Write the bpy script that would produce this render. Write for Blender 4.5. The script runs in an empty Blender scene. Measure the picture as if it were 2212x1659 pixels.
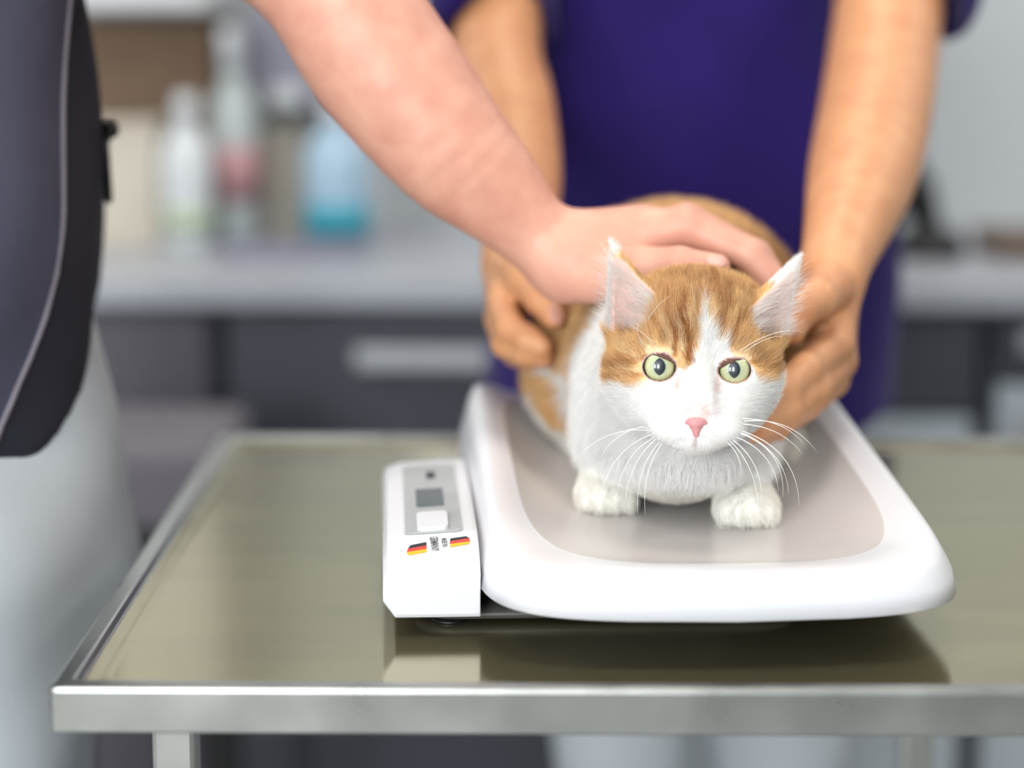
import bpy, bmesh, math, random
import numpy as np
from mathutils import Vector, Matrix

S = bpy.context.scene
C = S.collection
rng = np.random.default_rng(7)
random.seed(7)

# ------------------------------------------------------------------ camera
W, H = 2212, 1659
FPX = 4460.0
CAM = np.array([0.0, 0.0, 1.26])
PITCH = math.radians(10.5)
FW = np.array([0, math.cos(PITCH), -math.sin(PITCH)])
UP = np.array([0, math.sin(PITCH), math.cos(PITCH)])
def at(u, v, Y):
    """photo position u,v taken at distance Y from the camera, as a point of the room"""
    d = FW + np.array([1.0, 0, 0]) * (u - 1106) / FPX - UP * (v - 829.5) / FPX
    return CAM + d * Y / d[1]

cd = bpy.data.cameras.new('camera')
cam = bpy.data.objects.new('camera', cd); C.objects.link(cam)
cam.location = CAM
cam.rotation_euler = (math.radians(90) - PITCH, math.radians(-0.25), 0)
cd.sensor_width = 36; cd.lens = FPX * 36 / W; cd.clip_start = 0.05
EYES = at(1510, 792, 1.205)
cd.dof.use_dof = True
cd.dof.focus_distance = float((EYES - CAM) @ FW) - 0.004
cd.dof.aperture_fstop = 2.1
S.camera = cam

# ------------------------------------------------------------------ world and exposure
wd = bpy.data.worlds.new('daylight'); S.world = wd; wd.use_nodes = True
wd.node_tree.nodes['Background'].inputs[0].default_value = (0.93, 0.97, 1.0, 1)
wd.node_tree.nodes['Background'].inputs[1].default_value = 1.0
S.view_settings.view_transform = 'Standard'; S.view_settings.look = 'None'
S.view_settings.gamma = 1; S.view_settings.use_curve_mapping = False
S.view_settings.exposure = 0.25
S.cycles.max_bounces = 5; S.cycles.diffuse_bounces = 3; S.cycles.glossy_bounces = 2; S.cycles.transmission_bounces = 2; S.cycles.use_adaptive_sampling = True; S.cycles.adaptive_threshold = 0.05; S.cycles.caustics_reflective = False; S.cycles.caustics_refractive = False
LAMP = 9.0
WINDOWS = [(-2.50, -1.72), (-1.05, -0.27)]            # daylight from two tall windows behind the camera
WZ0, WZ1 = 1.05, 2.55
for x0, x1 in WINDOWS:
    ld = bpy.data.lights.new('daylight', 'AREA'); ld.shape = 'RECTANGLE'; ld.size = x1 - x0; ld.size_y = WZ1 - WZ0; ld.energy = 82; ld.color = (0.95, 0.98, 1.0)
    lo_ = bpy.data.objects.new('daylight', ld); C.objects.link(lo_); lo_.location = ((x0 + x1) / 2, -2.52, (WZ0 + WZ1) / 2); lo_.rotation_euler = (math.radians(90), 0, 0)

# ------------------------------------------------------------------ helpers: colour, materials, objects
def lin(h):
    if isinstance(h, str):
        h = h.lstrip('#'); c = [int(h[i:i+2], 16) / 255 for i in (0, 2, 4)]
    else: c = [x / 255 for x in h]
    return tuple((x / 12.92 if x <= 0.04045 else ((x + 0.055) / 1.055) ** 2.4) for x in c)

def mat(name, col, rough=0.5, metal=0.0, var=0.06, scale=30.0, bump=0.0, bscale=200.0, sss=0.0, col2=None, coat=0.0, stretch=None, rvar=0.0, sheen=0.0, spec=0.5, emit=0.0):
    m = bpy.data.materials.new(name); m.use_nodes = True
    nt = m.node_tree; N = nt.nodes; L = nt.links
    b = N['Principled BSDF']
    c = lin(col)
    tc = N.new('ShaderNodeTexCoord'); mp = N.new('ShaderNodeMapping')
    L.new(tc.outputs['Object'], mp.inputs[0])
    if stretch: mp.inputs['Scale'].default_value = stretch
    nz = N.new('ShaderNodeTexNoise'); nz.inputs['Scale'].default_value = scale; nz.inputs['Detail'].default_value = 2
    L.new(mp.outputs[0], nz.inputs['Vector'])
    rp = N.new('ShaderNodeValToRGB')
    c2 = lin(col2) if col2 else tuple(max(0, x * (1 - 2 * var)) for x in c)
    rp.color_ramp.elements[0].position = 0.3; rp.color_ramp.elements[1].position = 0.7
    rp.color_ramp.elements[0].color = (*c2, 1); rp.color_ramp.elements[1].color = (*c, 1)
    L.new(nz.outputs[0], rp.inputs[0]); L.new(rp.outputs[0], b.inputs['Base Color'])
    b.inputs['Roughness'].default_value = rough; b.inputs['Metallic'].default_value = metal
    b.inputs['Specular IOR Level'].default_value = spec
    if rvar:
        mr = N.new('ShaderNodeMapRange'); mr.inputs[3].default_value = rough - rvar; mr.inputs[4].default_value = rough + rvar
        L.new(nz.outputs[0], mr.inputs[0]); L.new(mr.outputs[0], b.inputs['Roughness'])
    if bump:
        n2 = N.new('ShaderNodeTexNoise'); n2.inputs['Scale'].default_value = bscale; n2.inputs['Detail'].default_value = 1
        L.new(mp.outputs[0], n2.inputs['Vector'])
        bp = N.new('ShaderNodeBump'); bp.inputs['Strength'].default_value = bump; bp.inputs['Distance'].default_value = 0.002
        L.new(n2.outputs[0], bp.inputs['Height']); L.new(bp.outputs[0], b.inputs['Normal'])
    if sss:
        b.inputs['Subsurface Weight'].default_value = sss
        b.inputs['Subsurface Radius'].default_value = (0.012, 0.004, 0.002); b.inputs['Subsurface Scale'].default_value = 0.6
    if coat:
        b.inputs['Coat Weight'].default_value = coat; b.inputs['Coat Roughness'].default_value = 0.03
    if sheen: b.inputs['Sheen Weight'].default_value = sheen
    if emit:
        b.inputs['Emission Color'].default_value = (*c, 1); b.inputs['Emission Strength'].default_value = emit
    return m

def obj(name, data, m=None, parent=None, smooth=True):
    o = bpy.data.objects.new(name, data); C.objects.link(o)
    if m is not None:
        for mm in (m if isinstance(m, (list, tuple)) else [m]): data.materials.append(mm)
    if parent is not None: o.parent = parent
    if smooth and isinstance(data, bpy.types.Mesh):
        data.polygons.foreach_set('use_smooth', [True] * len(data.polygons))
    return o

def tag(o, label, cat, group=None, kind=None):
    o['label'] = label; o['category'] = cat
    if group: o['group'] = group
    if kind: o['kind'] = kind
    return o

def thing(name, label, cat, loc=(0, 0, 0), group=None):
    o = bpy.data.objects.new(name, None); C.objects.link(o)
    o.location = tuple(float(x) for x in loc); o.empty_display_size = 0.05
    return tag(o, label, cat, group)

def struct(o):
    o['kind'] = 'structure'; return o

def put(o, root):
    """parent o (built in room coordinates) to root without moving it"""
    o.parent = root
    o.matrix_parent_inverse = Matrix.Translation(-Vector(root.location))
    return o

def mesh_np(name, V, F):
    me = bpy.data.meshes.new(name)
    V = np.asarray(V, np.float32); F = np.asarray(F, np.int32)
    n, k = F.shape
    me.vertices.add(len(V)); me.vertices.foreach_set('co', V.ravel())
    me.loops.add(n * k); me.loops.foreach_set('vertex_index', F.ravel())
    me.polygons.add(n); me.polygons.foreach_set('loop_start', np.arange(0, n * k, k, dtype=np.int32))
    me.update(calc_edges=True)
    return me

def box_bm(bm, x0, x1, y0, y1, z0, z1, bev=0.0, seg=2):
    r = bmesh.ops.create_cube(bm, size=1)
    vs = r['verts']
    for v in vs:
        v.co = Vector(((x0 + x1) / 2 + v.co.x * (x1 - x0), (y0 + y1) / 2 + v.co.y * (y1 - y0), (z0 + z1) / 2 + v.co.z * (z1 - z0)))
    if bev:
        es = list({e for v in vs for e in v.link_edges})
        bmesh.ops.bevel(bm, geom=es, offset=bev, segments=seg, affect='EDGES', profile=0.5)

def box(name, x0, x1, y0, y1, z0, z1, m, parent=None, bev=0.0, seg=2, smooth=False):
    bm = bmesh.new(); box_bm(bm, x0, x1, y0, y1, z0, z1, bev, seg)
    me = bpy.data.meshes.new(name); bm.to_mesh(me); bm.free()
    o = obj(name, me, m, None, smooth)
    if parent is not None: put(o, parent)
    return o

def loops_mesh(name, loops, closed_ends=(True, True)):
    """skin a list of equally long closed loops; optional cap at either end"""
    L = [np.asarray(l, float) for l in loops]; n = len(L[0]); V = np.vstack(L); F = []
    bm = bmesh.new(); vs = [bm.verts.new(v) for v in V]
    for i in range(len(L) - 1):
        for j in range(n):
            a, b = i * n + j, i * n + (j + 1) % n
            bm.faces.new((vs[a], vs[b], vs[b + n], vs[a + n]))
    if closed_ends[0]: bm.faces.new(vs[:n][::-1])
    if closed_ends[1]: bm.faces.new(vs[-n:])
    bmesh.ops.recalc_face_normals(bm, faces=bm.faces)
    me = bpy.data.meshes.new(name); bm.to_mesh(me); bm.free()
    return me

def lathe(name, prof, m, loc=(0, 0, 0), n=28, parent=None, sx=1, sy=1):
    a = np.linspace(0, 2 * math.pi, n, endpoint=False)
    loops = [np.c_[r * sx * np.cos(a), r * sy * np.sin(a), np.full(n, z)] + np.array(loc) for r, z in prof]
    o = obj(name, loops_mesh(name, loops), m)
    if parent is not None: put(o, parent)
    return o

def tube(name, pts, radii, m, parent=None, n=6):
    P = np.asarray(pts, float); loops = []
    T = np.gradient(P, axis=0); T /= np.linalg.norm(T, axis=1)[:, None] + 1e-12
    ref = np.array([0.13, 0.27, 0.95]); a = np.linspace(0, 2 * math.pi, n, endpoint=False)
    for p, t, r in zip(P, T, radii):
        u = np.cross(t, ref); u /= np.linalg.norm(u); w = np.cross(t, u)
        loops.append(p + r * (np.cos(a)[:, None] * u + np.sin(a)[:, None] * w))
    o = obj(name, loops_mesh(name, loops), m)
    if parent is not None: put(o, parent)
    return o

# ------------------------------------------------------------------ helpers: smooth bodies (distance fields meshed in sparse blocks)
class P:
    """one rounded form: ellipsoid or tapered capsule, blended into the body with width k, or carved out of it"""
    def __init__(s, kind, a, b, k, sub=False, R=None, flat=None):
        s.kind, s.a, s.b, s.k, s.sub, s.R, s.flat = kind, a, b, k, sub, R, flat
    def __call__(s, p): return s.f(p[..., 0], p[..., 1], p[..., 2])
    def f(s, x, y, z):
        if s.kind in 'EX':
            qx, qy, qz = x - s.a[0], y - s.a[1], z - s.a[2]
            if s.R is not None:
                R = s.R; qx, qy, qz = qx * R[0, 0] + qy * R[1, 0] + qz * R[2, 0], qx * R[0, 1] + qy * R[1, 1] + qz * R[2, 1], qx * R[0, 2] + qy * R[1, 2] + qz * R[2, 2]
            qx = qx / s.b[0]; qy = qy / s.b[1]; qz = qz / s.b[2]; xx, yy, zz = qx * qx, qy * qy, qz * qz
            k0 = np.sqrt(xx + yy + zz) + 1e-9; k1 = np.sqrt(xx / s.b[0] ** 2 + yy / s.b[1] ** 2 + zz / s.b[2] ** 2) + 1e-9
            e = k0 * (k0 - 1) / k1
            if s.kind == 'X':                               # eye opening cut off by the lid plane
                o, n = s.flat; e = np.maximum(e, (x - o[0]) * n[0] + (y - o[1]) * n[1] + (z - o[2]) * n[2])
            return e
        if s.kind == 'C':
            return s.seg(x, y, z, s.a[0], s.a[1], s.b[0], s.b[1], s.flat)
        if s.kind == 'L':                                   # smooth tapering limb along a bent line
            d = None
            for i in range(len(s.a) - 1):
                e = s.seg(x, y, z, s.a[i], s.a[i + 1], s.b[i], s.b[i + 1], None); d = e if d is None else np.minimum(d, e)
            return d
        if s.kind == 'H': return (x - s.a[0]) * s.b[0] + (y - s.a[1]) * s.b[1] + (z - s.a[2]) * s.b[2]
    @staticmethod
    def seg(x, y, z, A, B, ra, rb, flat):
        qx, qy, qz = x - A[0], y - A[1], z - A[2]; ba = B - A; sc = 1.0
        if flat is not None:
            n, f = flat; n = np.asarray(n, float); n = n / np.linalg.norm(n)
            w = (1 / f - 1) * (qx * n[0] + qy * n[1] + qz * n[2]); qx, qy, qz = qx + w * n[0], qy + w * n[1], qz + w * n[2]
            ba = ba + (1 / f - 1) * (ba @ n) * n; sc = min(1.0, f) ** .5
        h = np.clip((qx * ba[0] + qy * ba[1] + qz * ba[2]) / (ba @ ba + 1e-12), 0, 1)
        dx, dy, dz = qx - h * ba[0], qy - h * ba[1], qz - h * ba[2]
        return (np.sqrt(dx * dx + dy * dy + dz * dz) - (ra + (rb - ra) * h)) * sc
def E(c, r, k=0.01, sub=False, R=None):
    return P('E', np.asarray(c, float), np.asarray(r, float) * np.ones(3), k, sub, R)
def RC(a, b, ra, rb, k=0.01, sub=False, flat=None):
    return P('C', (np.asarray(a, float), np.asarray(b, float)), (ra, rb), k, sub, None, flat)
def HS(a, n, k=0.002):
    n = np.asarray(n, float); return P('H', np.asarray(a, float), n / np.linalg.norm(n), k, 'int')
def chain(pts, k=0.006, flat=None):
    return [RC(pts[i][0], pts[i + 1][0], pts[i][1], pts[i + 1][1], k, flat=flat) for i in range(len(pts) - 1)]

def limb(pts, k=0.01, sub=4):
    Q = np.array([[*q, r] for q, r in pts], float); Q = np.vstack([2 * Q[0] - Q[1], Q, 2 * Q[-1] - Q[-2]]); o = []
    for i in range(1, len(Q) - 2):
        for t in np.linspace(0, 1, sub, endpoint=False):
            a, b, c, d = Q[i - 1:i + 3]; o.append(.5 * (2 * b + (c - a) * t + (2 * a - 5 * b + 4 * c - d) * t * t + (3 * b - a - 3 * c + d) * t ** 3))
    o.append(Q[-2]); o = np.array(o)
    return [P('L', list(o[:, :3]), list(o[:, 3]), k)]

def comb(d, e, pr):
    k = pr.k
    if pr.sub == 'int':
        return np.maximum(d, e)
    if pr.sub:
        h = np.maximum(k - np.abs(-d - e), 0) / k; return np.maximum(d, -e) + h * h * k * 0.25
    h = np.maximum(k - np.abs(d - e), 0) / k; return np.minimum(d, e) - h * h * k * 0.25
def field(prims, p, disp=None):
    d = np.full(p.shape[:-1], 1e3)
    for pr in prims: d = comb(d, pr(p), pr)
    if disp is not None: d = d + disp(p[..., 0], p[..., 1], p[..., 2])
    return d

def body_mesh(prims, res, lo, hi, disp=None, B=12, margin=0.0):
    lo = np.asarray(lo, float); hi = np.asarray(hi, float)
    nb = np.ceil((hi - lo) / (res * B)).astype(int) + 1
    bi = np.stack(np.meshgrid(*[np.arange(n) for n in nb], indexing='ij'), -1).reshape(-1, 3)
    R = res * B * 0.5 * 1.7321
    cen = lo + (bi + 0.5) * B * res
    D = np.array([pr(cen) for pr in prims])
    d = np.full(len(cen), 1e3)
    for pr, e in zip(prims, D): d = comb(d, e, pr)
    kmax = max(pr.k for pr in prims if pr.sub != 'int')
    act = np.where(np.abs(d) < 1.4 * R + margin + 0.25 * kmax)[0]
    g = np.stack(np.meshgrid(*[np.arange(B + 1)] * 3, indexing='ij'), -1)
    gx = [np.ascontiguousarray(g[..., i]).astype(float) for i in range(3)]
    NY, NZ = nb[1] * B + 2, nb[2] * B + 2
    key = lambda c: ((c[..., 0] + 1) * (NY + 2) + c[..., 1] + 1) * (NZ + 2) + c[..., 2] + 1
    keys, pos, quads = [], [], []
    cor = np.array([[i, j, k] for i in (0, 1) for j in (0, 1) for k in (0, 1)])
    eds = [(a, b) for a in range(8) for b in range(a + 1, 8) if np.abs(cor[a] - cor[b]).sum() == 1]
    for ib in act:
        px, py, pz = [lo[i] + (bi[ib][i] * B + gx[i]) * res for i in range(3)]
        v = np.full(px.shape, 1e3)
        for pr, e in zip(prims, D[:, ib]):
            if pr.sub is False and e > d[ib] + 2.5 * R + pr.k + margin: continue
            if pr.sub is True and e > 1.8 * R + pr.k + margin: continue
            v = comb(v, pr.f(px, py, pz), pr)
        if disp is not None: v = v + disp(px, py, pz)
        s = v < 0
        if s.all() or not s.any(): continue
        cs = np.stack([s[c[0]:B + c[0], c[1]:B + c[1], c[2]:B + c[2]] for c in cor], -1)
        mix = cs.any(-1) & ~cs.all(-1); idx = np.argwhere(mix)
        if len(idx):
            vals = np.stack([v[c[0]:B + c[0], c[1]:B + c[1], c[2]:B + c[2]][mix] for c in cor], -1)
            acc = np.zeros((len(idx), 3)); cnt = np.zeros(len(idx))
            for a, b in eds:
                va, vb = vals[:, a], vals[:, b]; x = (va < 0) != (vb < 0)
                t = np.where(x, va / np.where(x, va - vb, 1), 0)
                acc += x[:, None] * (cor[a] + t[:, None] * (cor[b] - cor[a])); cnt += x
            cell = bi[ib] * B + idx
            keys.append(key(cell)); pos.append(lo + (cell + acc / cnt[:, None]) * res)
        so = s[:B, :B, :B]
        for ax in range(3):
            sl = [slice(0, B)] * 3; sl[ax] = slice(1, B + 1)
            sn = s[tuple(sl)]; ex = np.argwhere(so != sn)
            if not len(ex): continue
            gc = bi[ib] * B + ex; inside = so[tuple(ex.T)]
            a1, a2 = (ax + 1) % 3, (ax + 2) % 3
            o1 = np.zeros(3, int); o1[a1] = 1; o2 = np.zeros(3, int); o2[a2] = 1
            q = np.stack([key(gc), key(gc - o1), key(gc - o1 - o2), key(gc - o2)], -1)
            q[~inside] = q[~inside][:, ::-1]; quads.append(q)
    keys = np.concatenate(keys); pos = np.vstack(pos); quads = np.vstack(quads)
    o = np.argsort(keys); keys = keys[o]; pos = pos[o]
    qi = np.searchsorted(keys, quads); qi = np.clip(qi, 0, len(keys) - 1)
    ok = (keys[qi] == quads).all(1); F = qi[ok]
    used = np.unique(F); mp = np.full(len(pos), -1); mp[used] = np.arange(len(used))
    return pos[used], mp[F]

def grad(prims, V, eps=0.0006, disp=None):
    G = np.zeros_like(V); f0 = field(prims, V, disp)
    for i in range(3):
        e = np.zeros(3); e[i] = eps
        G[:, i] = field(prims, V + e, disp) - f0
    return G / (np.linalg.norm(G, axis=1)[:, None] + 1e-12)

def bounds(prims, pad=0.02):
    lo, hi = np.full(3, 1e9), np.full(3, -1e9)
    for pr in prims:
        if pr.sub: continue
        if pr.kind in 'EX':
            r = np.max(pr.b) if pr.R is not None else pr.b
            lo = np.minimum(lo, pr.a - r); hi = np.maximum(hi, pr.a + r)
        else:
            for q, r in zip(pr.a, pr.b): lo = np.minimum(lo, q - r); hi = np.maximum(hi, q + r)
    return lo - pad, hi + pad

def relax(V, F, it=1, lam=0.5):
    n = len(V)
    for _ in range(it):
        acc = np.zeros_like(V); cnt = np.zeros(n)
        for a in range(4):
            for b in ((a + 1) % 4, (a + 3) % 4):
                np.add.at(acc, F[:, a], V[F[:, b]]); np.add.at(cnt, F[:, a], 1)
        V = V + lam * (acc / np.maximum(cnt, 1)[:, None] - V)
    return V

def blob(name, prims, res, m, parent=None, disp=None, it=1, margin=0.0):
    lo, hi = bounds(prims)
    V, F = body_mesh(prims, res, lo, hi, disp, margin=margin)
    if it: V = relax(V, F, it)
    o = obj(name, mesh_np(name, V, F), m)
    if parent is not None: put(o, parent)
    return o

# ------------------------------------------------------------------ materials
M = {}
M['wall'] = mat('painted wall', '#bfc5c9', 0.8, var=0.02, scale=3)
M['floor'] = mat('vinyl floor', '#a9a9a6', 0.45, var=0.05, scale=6)
M['ceil'] = mat('white ceiling', '#eeeeea', 0.9, var=0.01)
M['slate'] = mat('slate laminate', '#3b3e48', 0.45, var=0.04, scale=8)
M['slate2'] = mat('mauve grey laminate', '#4d4a54', 0.5, var=0.04, scale=8)
M['light_lam'] = mat('pale grey laminate', '#b3bcc4', 0.45, var=0.03, scale=8)
M['worktop'] = mat('grey worktop', '#a6aab2', 0.35, var=0.03, scale=60)
M['alu'] = mat('brushed aluminium', '#b9bbc0', 0.35, 0.8, var=0.03, scale=60)
M['dark'] = mat('black plastic', '#121214', 0.45, var=0.05)
M['rubber'] = mat('grey base plastic', '#55544f', 0.4, var=0.05)
M['white_pl'] = mat('white plastic', '#e6e6ea', 0.28, var=0.008, scale=12, coat=0.2)
M['tray_in'] = mat('grey tray inside', '#d6d0cd', 0.27, var=0.02, scale=10)
M['panel_grey'] = mat('grey display panel', '#b2b5b6', 0.35, var=0.06, scale=40)
M['lcd'] = mat('dark display glass', '#4b5055', 0.15, var=0.04)
M['ink'] = mat('black ink', '#2b2d30', 0.5, var=0.05)
M['red'] = mat('red ink', '#d8453f', 0.5, var=0.03)
M['gold'] = mat('gold ink', '#e8b52c', 0.5, var=0.03)
M['steel'] = mat('brushed steel', '#b8b9b6', 0.30, 1.0, var=0.09, scale=22, stretch=(1, 1, 1), rvar=0.08, bump=0.03, bscale=90)
M['pan'] = mat('warm steel sheet', '#b3aa86', 0.14, 0.84, var=0.05, scale=7, stretch=(0.6, 3, 1), rvar=0.05, col2='#a59c7c', bump=.10, bscale=7)
M['skinA'] = mat('fair pink skin', '#dca38d', 0.5, var=0.05, scale=45, col2='#d0927d', bump=0.06, bscale=420)
M['skinB'] = mat('tan skin', '#d79d70', 0.5, var=0.05, scale=45, col2='#c98a60', bump=0.06, bscale=420)
M['nail'] = mat('fingernail', '#dba595', 0.3, var=0.02)
M['purple'] = mat('violet cotton', '#241360', 0.85, var=0.08, scale=20, bump=0.15, bscale=900, sheen=0.12, spec=0.2)
M['greyblue'] = mat('slate blue cotton', '#4c4d5e', 0.85, var=0.06, scale=20, bump=0.2, bscale=900, spec=0.2)
M['charcoal'] = mat('charcoal cotton', '#292933', 0.85, var=0.06, scale=20, bump=0.2, bscale=900, spec=0.2)
M['seam'] = mat('grey piping', '#77717a', 0.8, var=0.05)
M['white_cl'] = mat('white cotton', '#b2b9bf', 0.85, var=0.03, scale=10, bump=0.15, bscale=600, spec=0.2)
M['hair'] = mat('brown hair', '#3a2518', 0.5, var=0.15, scale=80, stretch=(4, 4, 0.5))
M['shoe'] = mat('white clog', '#e8e8e6', 0.4, var=0.02)

# ------------------------------------------------------------------ the room
def slab(name, x0, x1, y0, y1, z0, z1, m): return struct(box(name, x0, x1, y0, y1, z0, z1, m))
slab('floor', -2.6, 2.8, -2.4, 3.4, -0.05, 0.0, M['floor'])
slab('ceiling', -2.6, 2.8, -2.4, 3.4, 2.7, 2.75, M['ceil'])
slab('wall_back', -2.6, 2.8, 3.32, 3.42, 0.0, 2.7, M['wall'])
slab('wall_left', -2.7, -2.6, -2.4, 3.42, 0.0, 2.7, M['wall'])
def wall_with_windows():
    bm = bmesh.new(); xs = [-2.6] + [x for w in WINDOWS for x in w] + [2.8]
    for i in range(0, len(xs), 2): box_bm(bm, xs[i], xs[i + 1], -2.5, -2.4, 0, 2.7)
    for x0, x1 in WINDOWS:
        box_bm(bm, x0, x1, -2.5, -2.4, 0, WZ0); box_bm(bm, x0, x1, -2.5, -2.4, WZ1, 2.7)
    me = bpy.data.meshes.new('wall_front'); bm.to_mesh(me); bm.free(); return struct(obj('wall_front', me, M['wall'], smooth=False))
wall_with_windows()
for i, (x0, x1) in enumerate(WINDOWS):
    bm = bmesh.new()
    for a in ((x0, x0 + .04, WZ0, WZ1), (x1 - .04, x1, WZ0, WZ1), (x0 + .04, x1 - .04, WZ0, WZ0 + .04), (x0 + .04, x1 - .04, WZ1 - .04, WZ1)): box_bm(bm, a[0], a[1], -2.48, -2.42, a[2], a[3])
    me = bpy.data.meshes.new('window'); bm.to_mesh(me); bm.free(); struct(obj(f'window_{i + 1}', me, M['ceil'], smooth=False))
slab('wall_right', 2.8, 2.9, -2.4, 3.42, 0.0, 2.7, M['wall'])

M['lamp'] = mat('lit diffuser', '#fff8f0', 0.5, var=0.0, emit=LAMP)
spots = [(-1.3, 1.0), (0.25, 1.0), (1.8, 1.0), (-1.3, 2.6), (0.25, 2.6), (1.8, 2.6)]  # panel lamps added out of view to light the room
rows = ['nearer', 'farther']; cols = ['left', 'centre', 'right']
for i, (x, y) in enumerate(spots):
    t = thing('added_ceiling_light', f'square white ceiling panel light, {cols[i % 3]} of the {rows[i // 3]} row', 'light', (x, y, 2.7), 'ceiling panel lights')
    box('diffuser', x - 0.29, x + 0.29, y - 0.29, y + 0.29, 2.685, 2.692, M['lamp'], t)
    bm = bmesh.new()
    for a in ((-.31, .31, -.31, -.29), (-.31, .31, .29, .31), (-.31, -.29, -.29, .29), (.29, .31, -.29, .29)):
        box_bm(bm, x + a[0], x + a[1], y + a[2], y + a[3], 2.68, 2.6995)
    me = bpy.data.meshes.new('frame'); bm.to_mesh(me); bm.free(); put(obj('frame', me, M['alu'], smooth=False), t)

# ------------------------------------------------------------------ cabinets along the back wall
def cabinet(x0, x1, label, fronts, body='slate', hx=None, hw=0.18):
    """fronts: (z0, z1, material, has handle)"""
    t = thing('base_cabinet', label, 'cabinet', ((x0 + x1) / 2, 3.0, 0), 'base cabinets under the worktop')
    box('body', x0, x1, 2.752, 3.318, 0.10, 0.858, M[body], t)
    box('plinth', x0, x1, 2.80, 3.318, 0.0, 0.10, M['dark'], t)
    for z0, z1, mm, h in fronts:
        d = box('drawer_front' if z1 - z0 < 0.3 else 'cabinet_door', x0 + 0.012, x1 - 0.012, 2.732, 2.752, z0, z1, M[mm], t, bev=0.002)
        if h:
            c = hx if hx is not None else (x0 + x1) / 2
            hz = z1 - 0.034 if z1 - z0 < 0.3 else z1 - 0.06
            bm = bmesh.new()
            box_bm(bm, c - hw / 2, c + hw / 2, 2.700, 2.712, hz - 0.015, hz + 0.015, 0.004)
            for e in (-1, 1): box_bm(bm, c + e * (hw / 2 - 0.02) - 0.006, c + e * (hw / 2 - 0.02) + 0.006, 2.710, 2.733, hz - 0.006, hz + 0.006)
            me = bpy.data.meshes.new('handle'); bm.to_mesh(me); bm.free()
            ho = obj('handle', me, M['alu'], smooth=False); ho.parent = d
    return t
cabinet(-1.30, -0.395, 'dark mauve grey base cabinet beside the left person', [(0.70, 0.85, 'slate2', False), (0.12, 0.69, 'slate2', False)])
cabinet(-0.385, 0.135, 'slate base cabinet with pale bar handle above the steel table', [(0.12, 0.853, 'slate', True)], hx=-0.118)
cabinet(0.14, 0.635, 'slate base cabinet mostly behind the person in violet', [(0.72, 0.853, 'slate', True), (0.12, 0.71, 'light_lam', True)])
cabinet(0.645, 0.90, 'narrow base cabinet with dark drawer at right edge of the picture', [(0.765, 0.853, 'slate', True), (0.12, 0.755, 'light_lam', True)], hw=0.19)
cabinet(0.905, 1.60, 'wide base cabinet beyond the right edge of the picture', [(0.765, 0.853, 'slate', True), (0.12, 0.755, 'light_lam', True)])
bm = bmesh.new(); box_bm(bm, -1.32, 1.62, 2.70, 3.318, 0.86, 0.90, 0.006, 3)
me = bpy.data.meshes.new('worktop'); bm.to_mesh(me); bm.free()
tag(obj('worktop', me, M['worktop'], smooth=False), 'long pale grey worktop running along the back wall', 'worktop')

# things on the worktop, out of focus
def bottle(name, x, y, z, r, h, m, capm, label, cat, neck=0.35, caph=0.03, band=None, pump=False):
    t = thing(name, label, cat, (x, y, z))
    nr = r * neck
    lathe('bottle_body', [(r * .92, 0), (r, .006), (r, h * .62), (r * .9, h * .74), (nr * 1.1, h * .86), (nr, h * .9)], m, (x, y, z), parent=t)
    lathe('cap', [(nr * 1.25, h * .89), (nr * 1.25, h * .89 + caph), (nr * .9, h * .9 + caph)], capm, (x, y, z), parent=t)
    if band: lathe('label_band', [(r * 1.012, h * band[0]), (r * 1.012, h * band[1])], band[2], (x, y, z), parent=t)
    if pump:
        hz = z + h * .9 + caph
        b = bmesh.new(); box_bm(b, x - .012, x + .012, y - .05, y + .018, hz, hz + .03, .005); box_bm(b, x - .006, x + .006, y - .04, y - .028, hz - .03, hz + .004, .002)
        me = bpy.data.meshes.new('spray_head'); b.to_mesh(me); b.free(); put(obj('spray_head', me, capm), t)
    return t
M['btl_white'] = mat('white bottle plastic', '#d5dadd', 0.4, var=0.02)
M['btl_milk'] = mat('milky bottle plastic', '#b9c2c2', 0.35, var=0.03)
M['btl_blue'] = mat('pale blue bottle plastic', '#a9c6dc', 0.25, var=0.03)
M['teal'] = mat('teal label', '#2f9db4', 0.4, var=0.04)
M['pinkl'] = mat('pink label', '#bd8f92', 0.5, var=0.05)
M['greenl'] = mat('pale green label', '#b9c7ae', 0.5, var=0.05)
M['brown'] = mat('brown cardboard', '#76604c', 0.8, var=0.08, scale=12)
M['beige'] = mat('beige carton', '#c8c0b2', 0.7, var=0.05, scale=10)
M['taupe'] = mat('taupe carton', '#9c978c', 0.7, var=0.05, scale=10)
M['lav'] = mat('lavender grey plastic', '#8f8f9f', 0.5, var=0.05)
M['shelfw'] = mat('white wall unit', '#cfd0d2', 0.5, var=0.02)
bottle('white_spray_bottle', -0.475, 3.03, 0.90, 0.037, 0.21, M['btl_white'], M['btl_white'], 'white tapered bottle next to the beige carton on worktop', 'bottle', caph=.035, band=(.12, .3, M['greenl']))
bottle('pump_bottle', -0.415, 3.10, 0.90, 0.036, 0.29, M['btl_milk'], M['btl_white'], 'tall milky spray bottle with a pink label on worktop', 'bottle', caph=.03, band=(.22, .5, M['pinkl']), pump=True)
bottle('blue_bottle', -0.255, 3.02, 0.90, 0.048, 0.21, M['btl_blue'], M['btl_white'], 'pale blue bottle with a teal band on worktop', 'bottle', band=(.10, .33, M['teal']))
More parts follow.
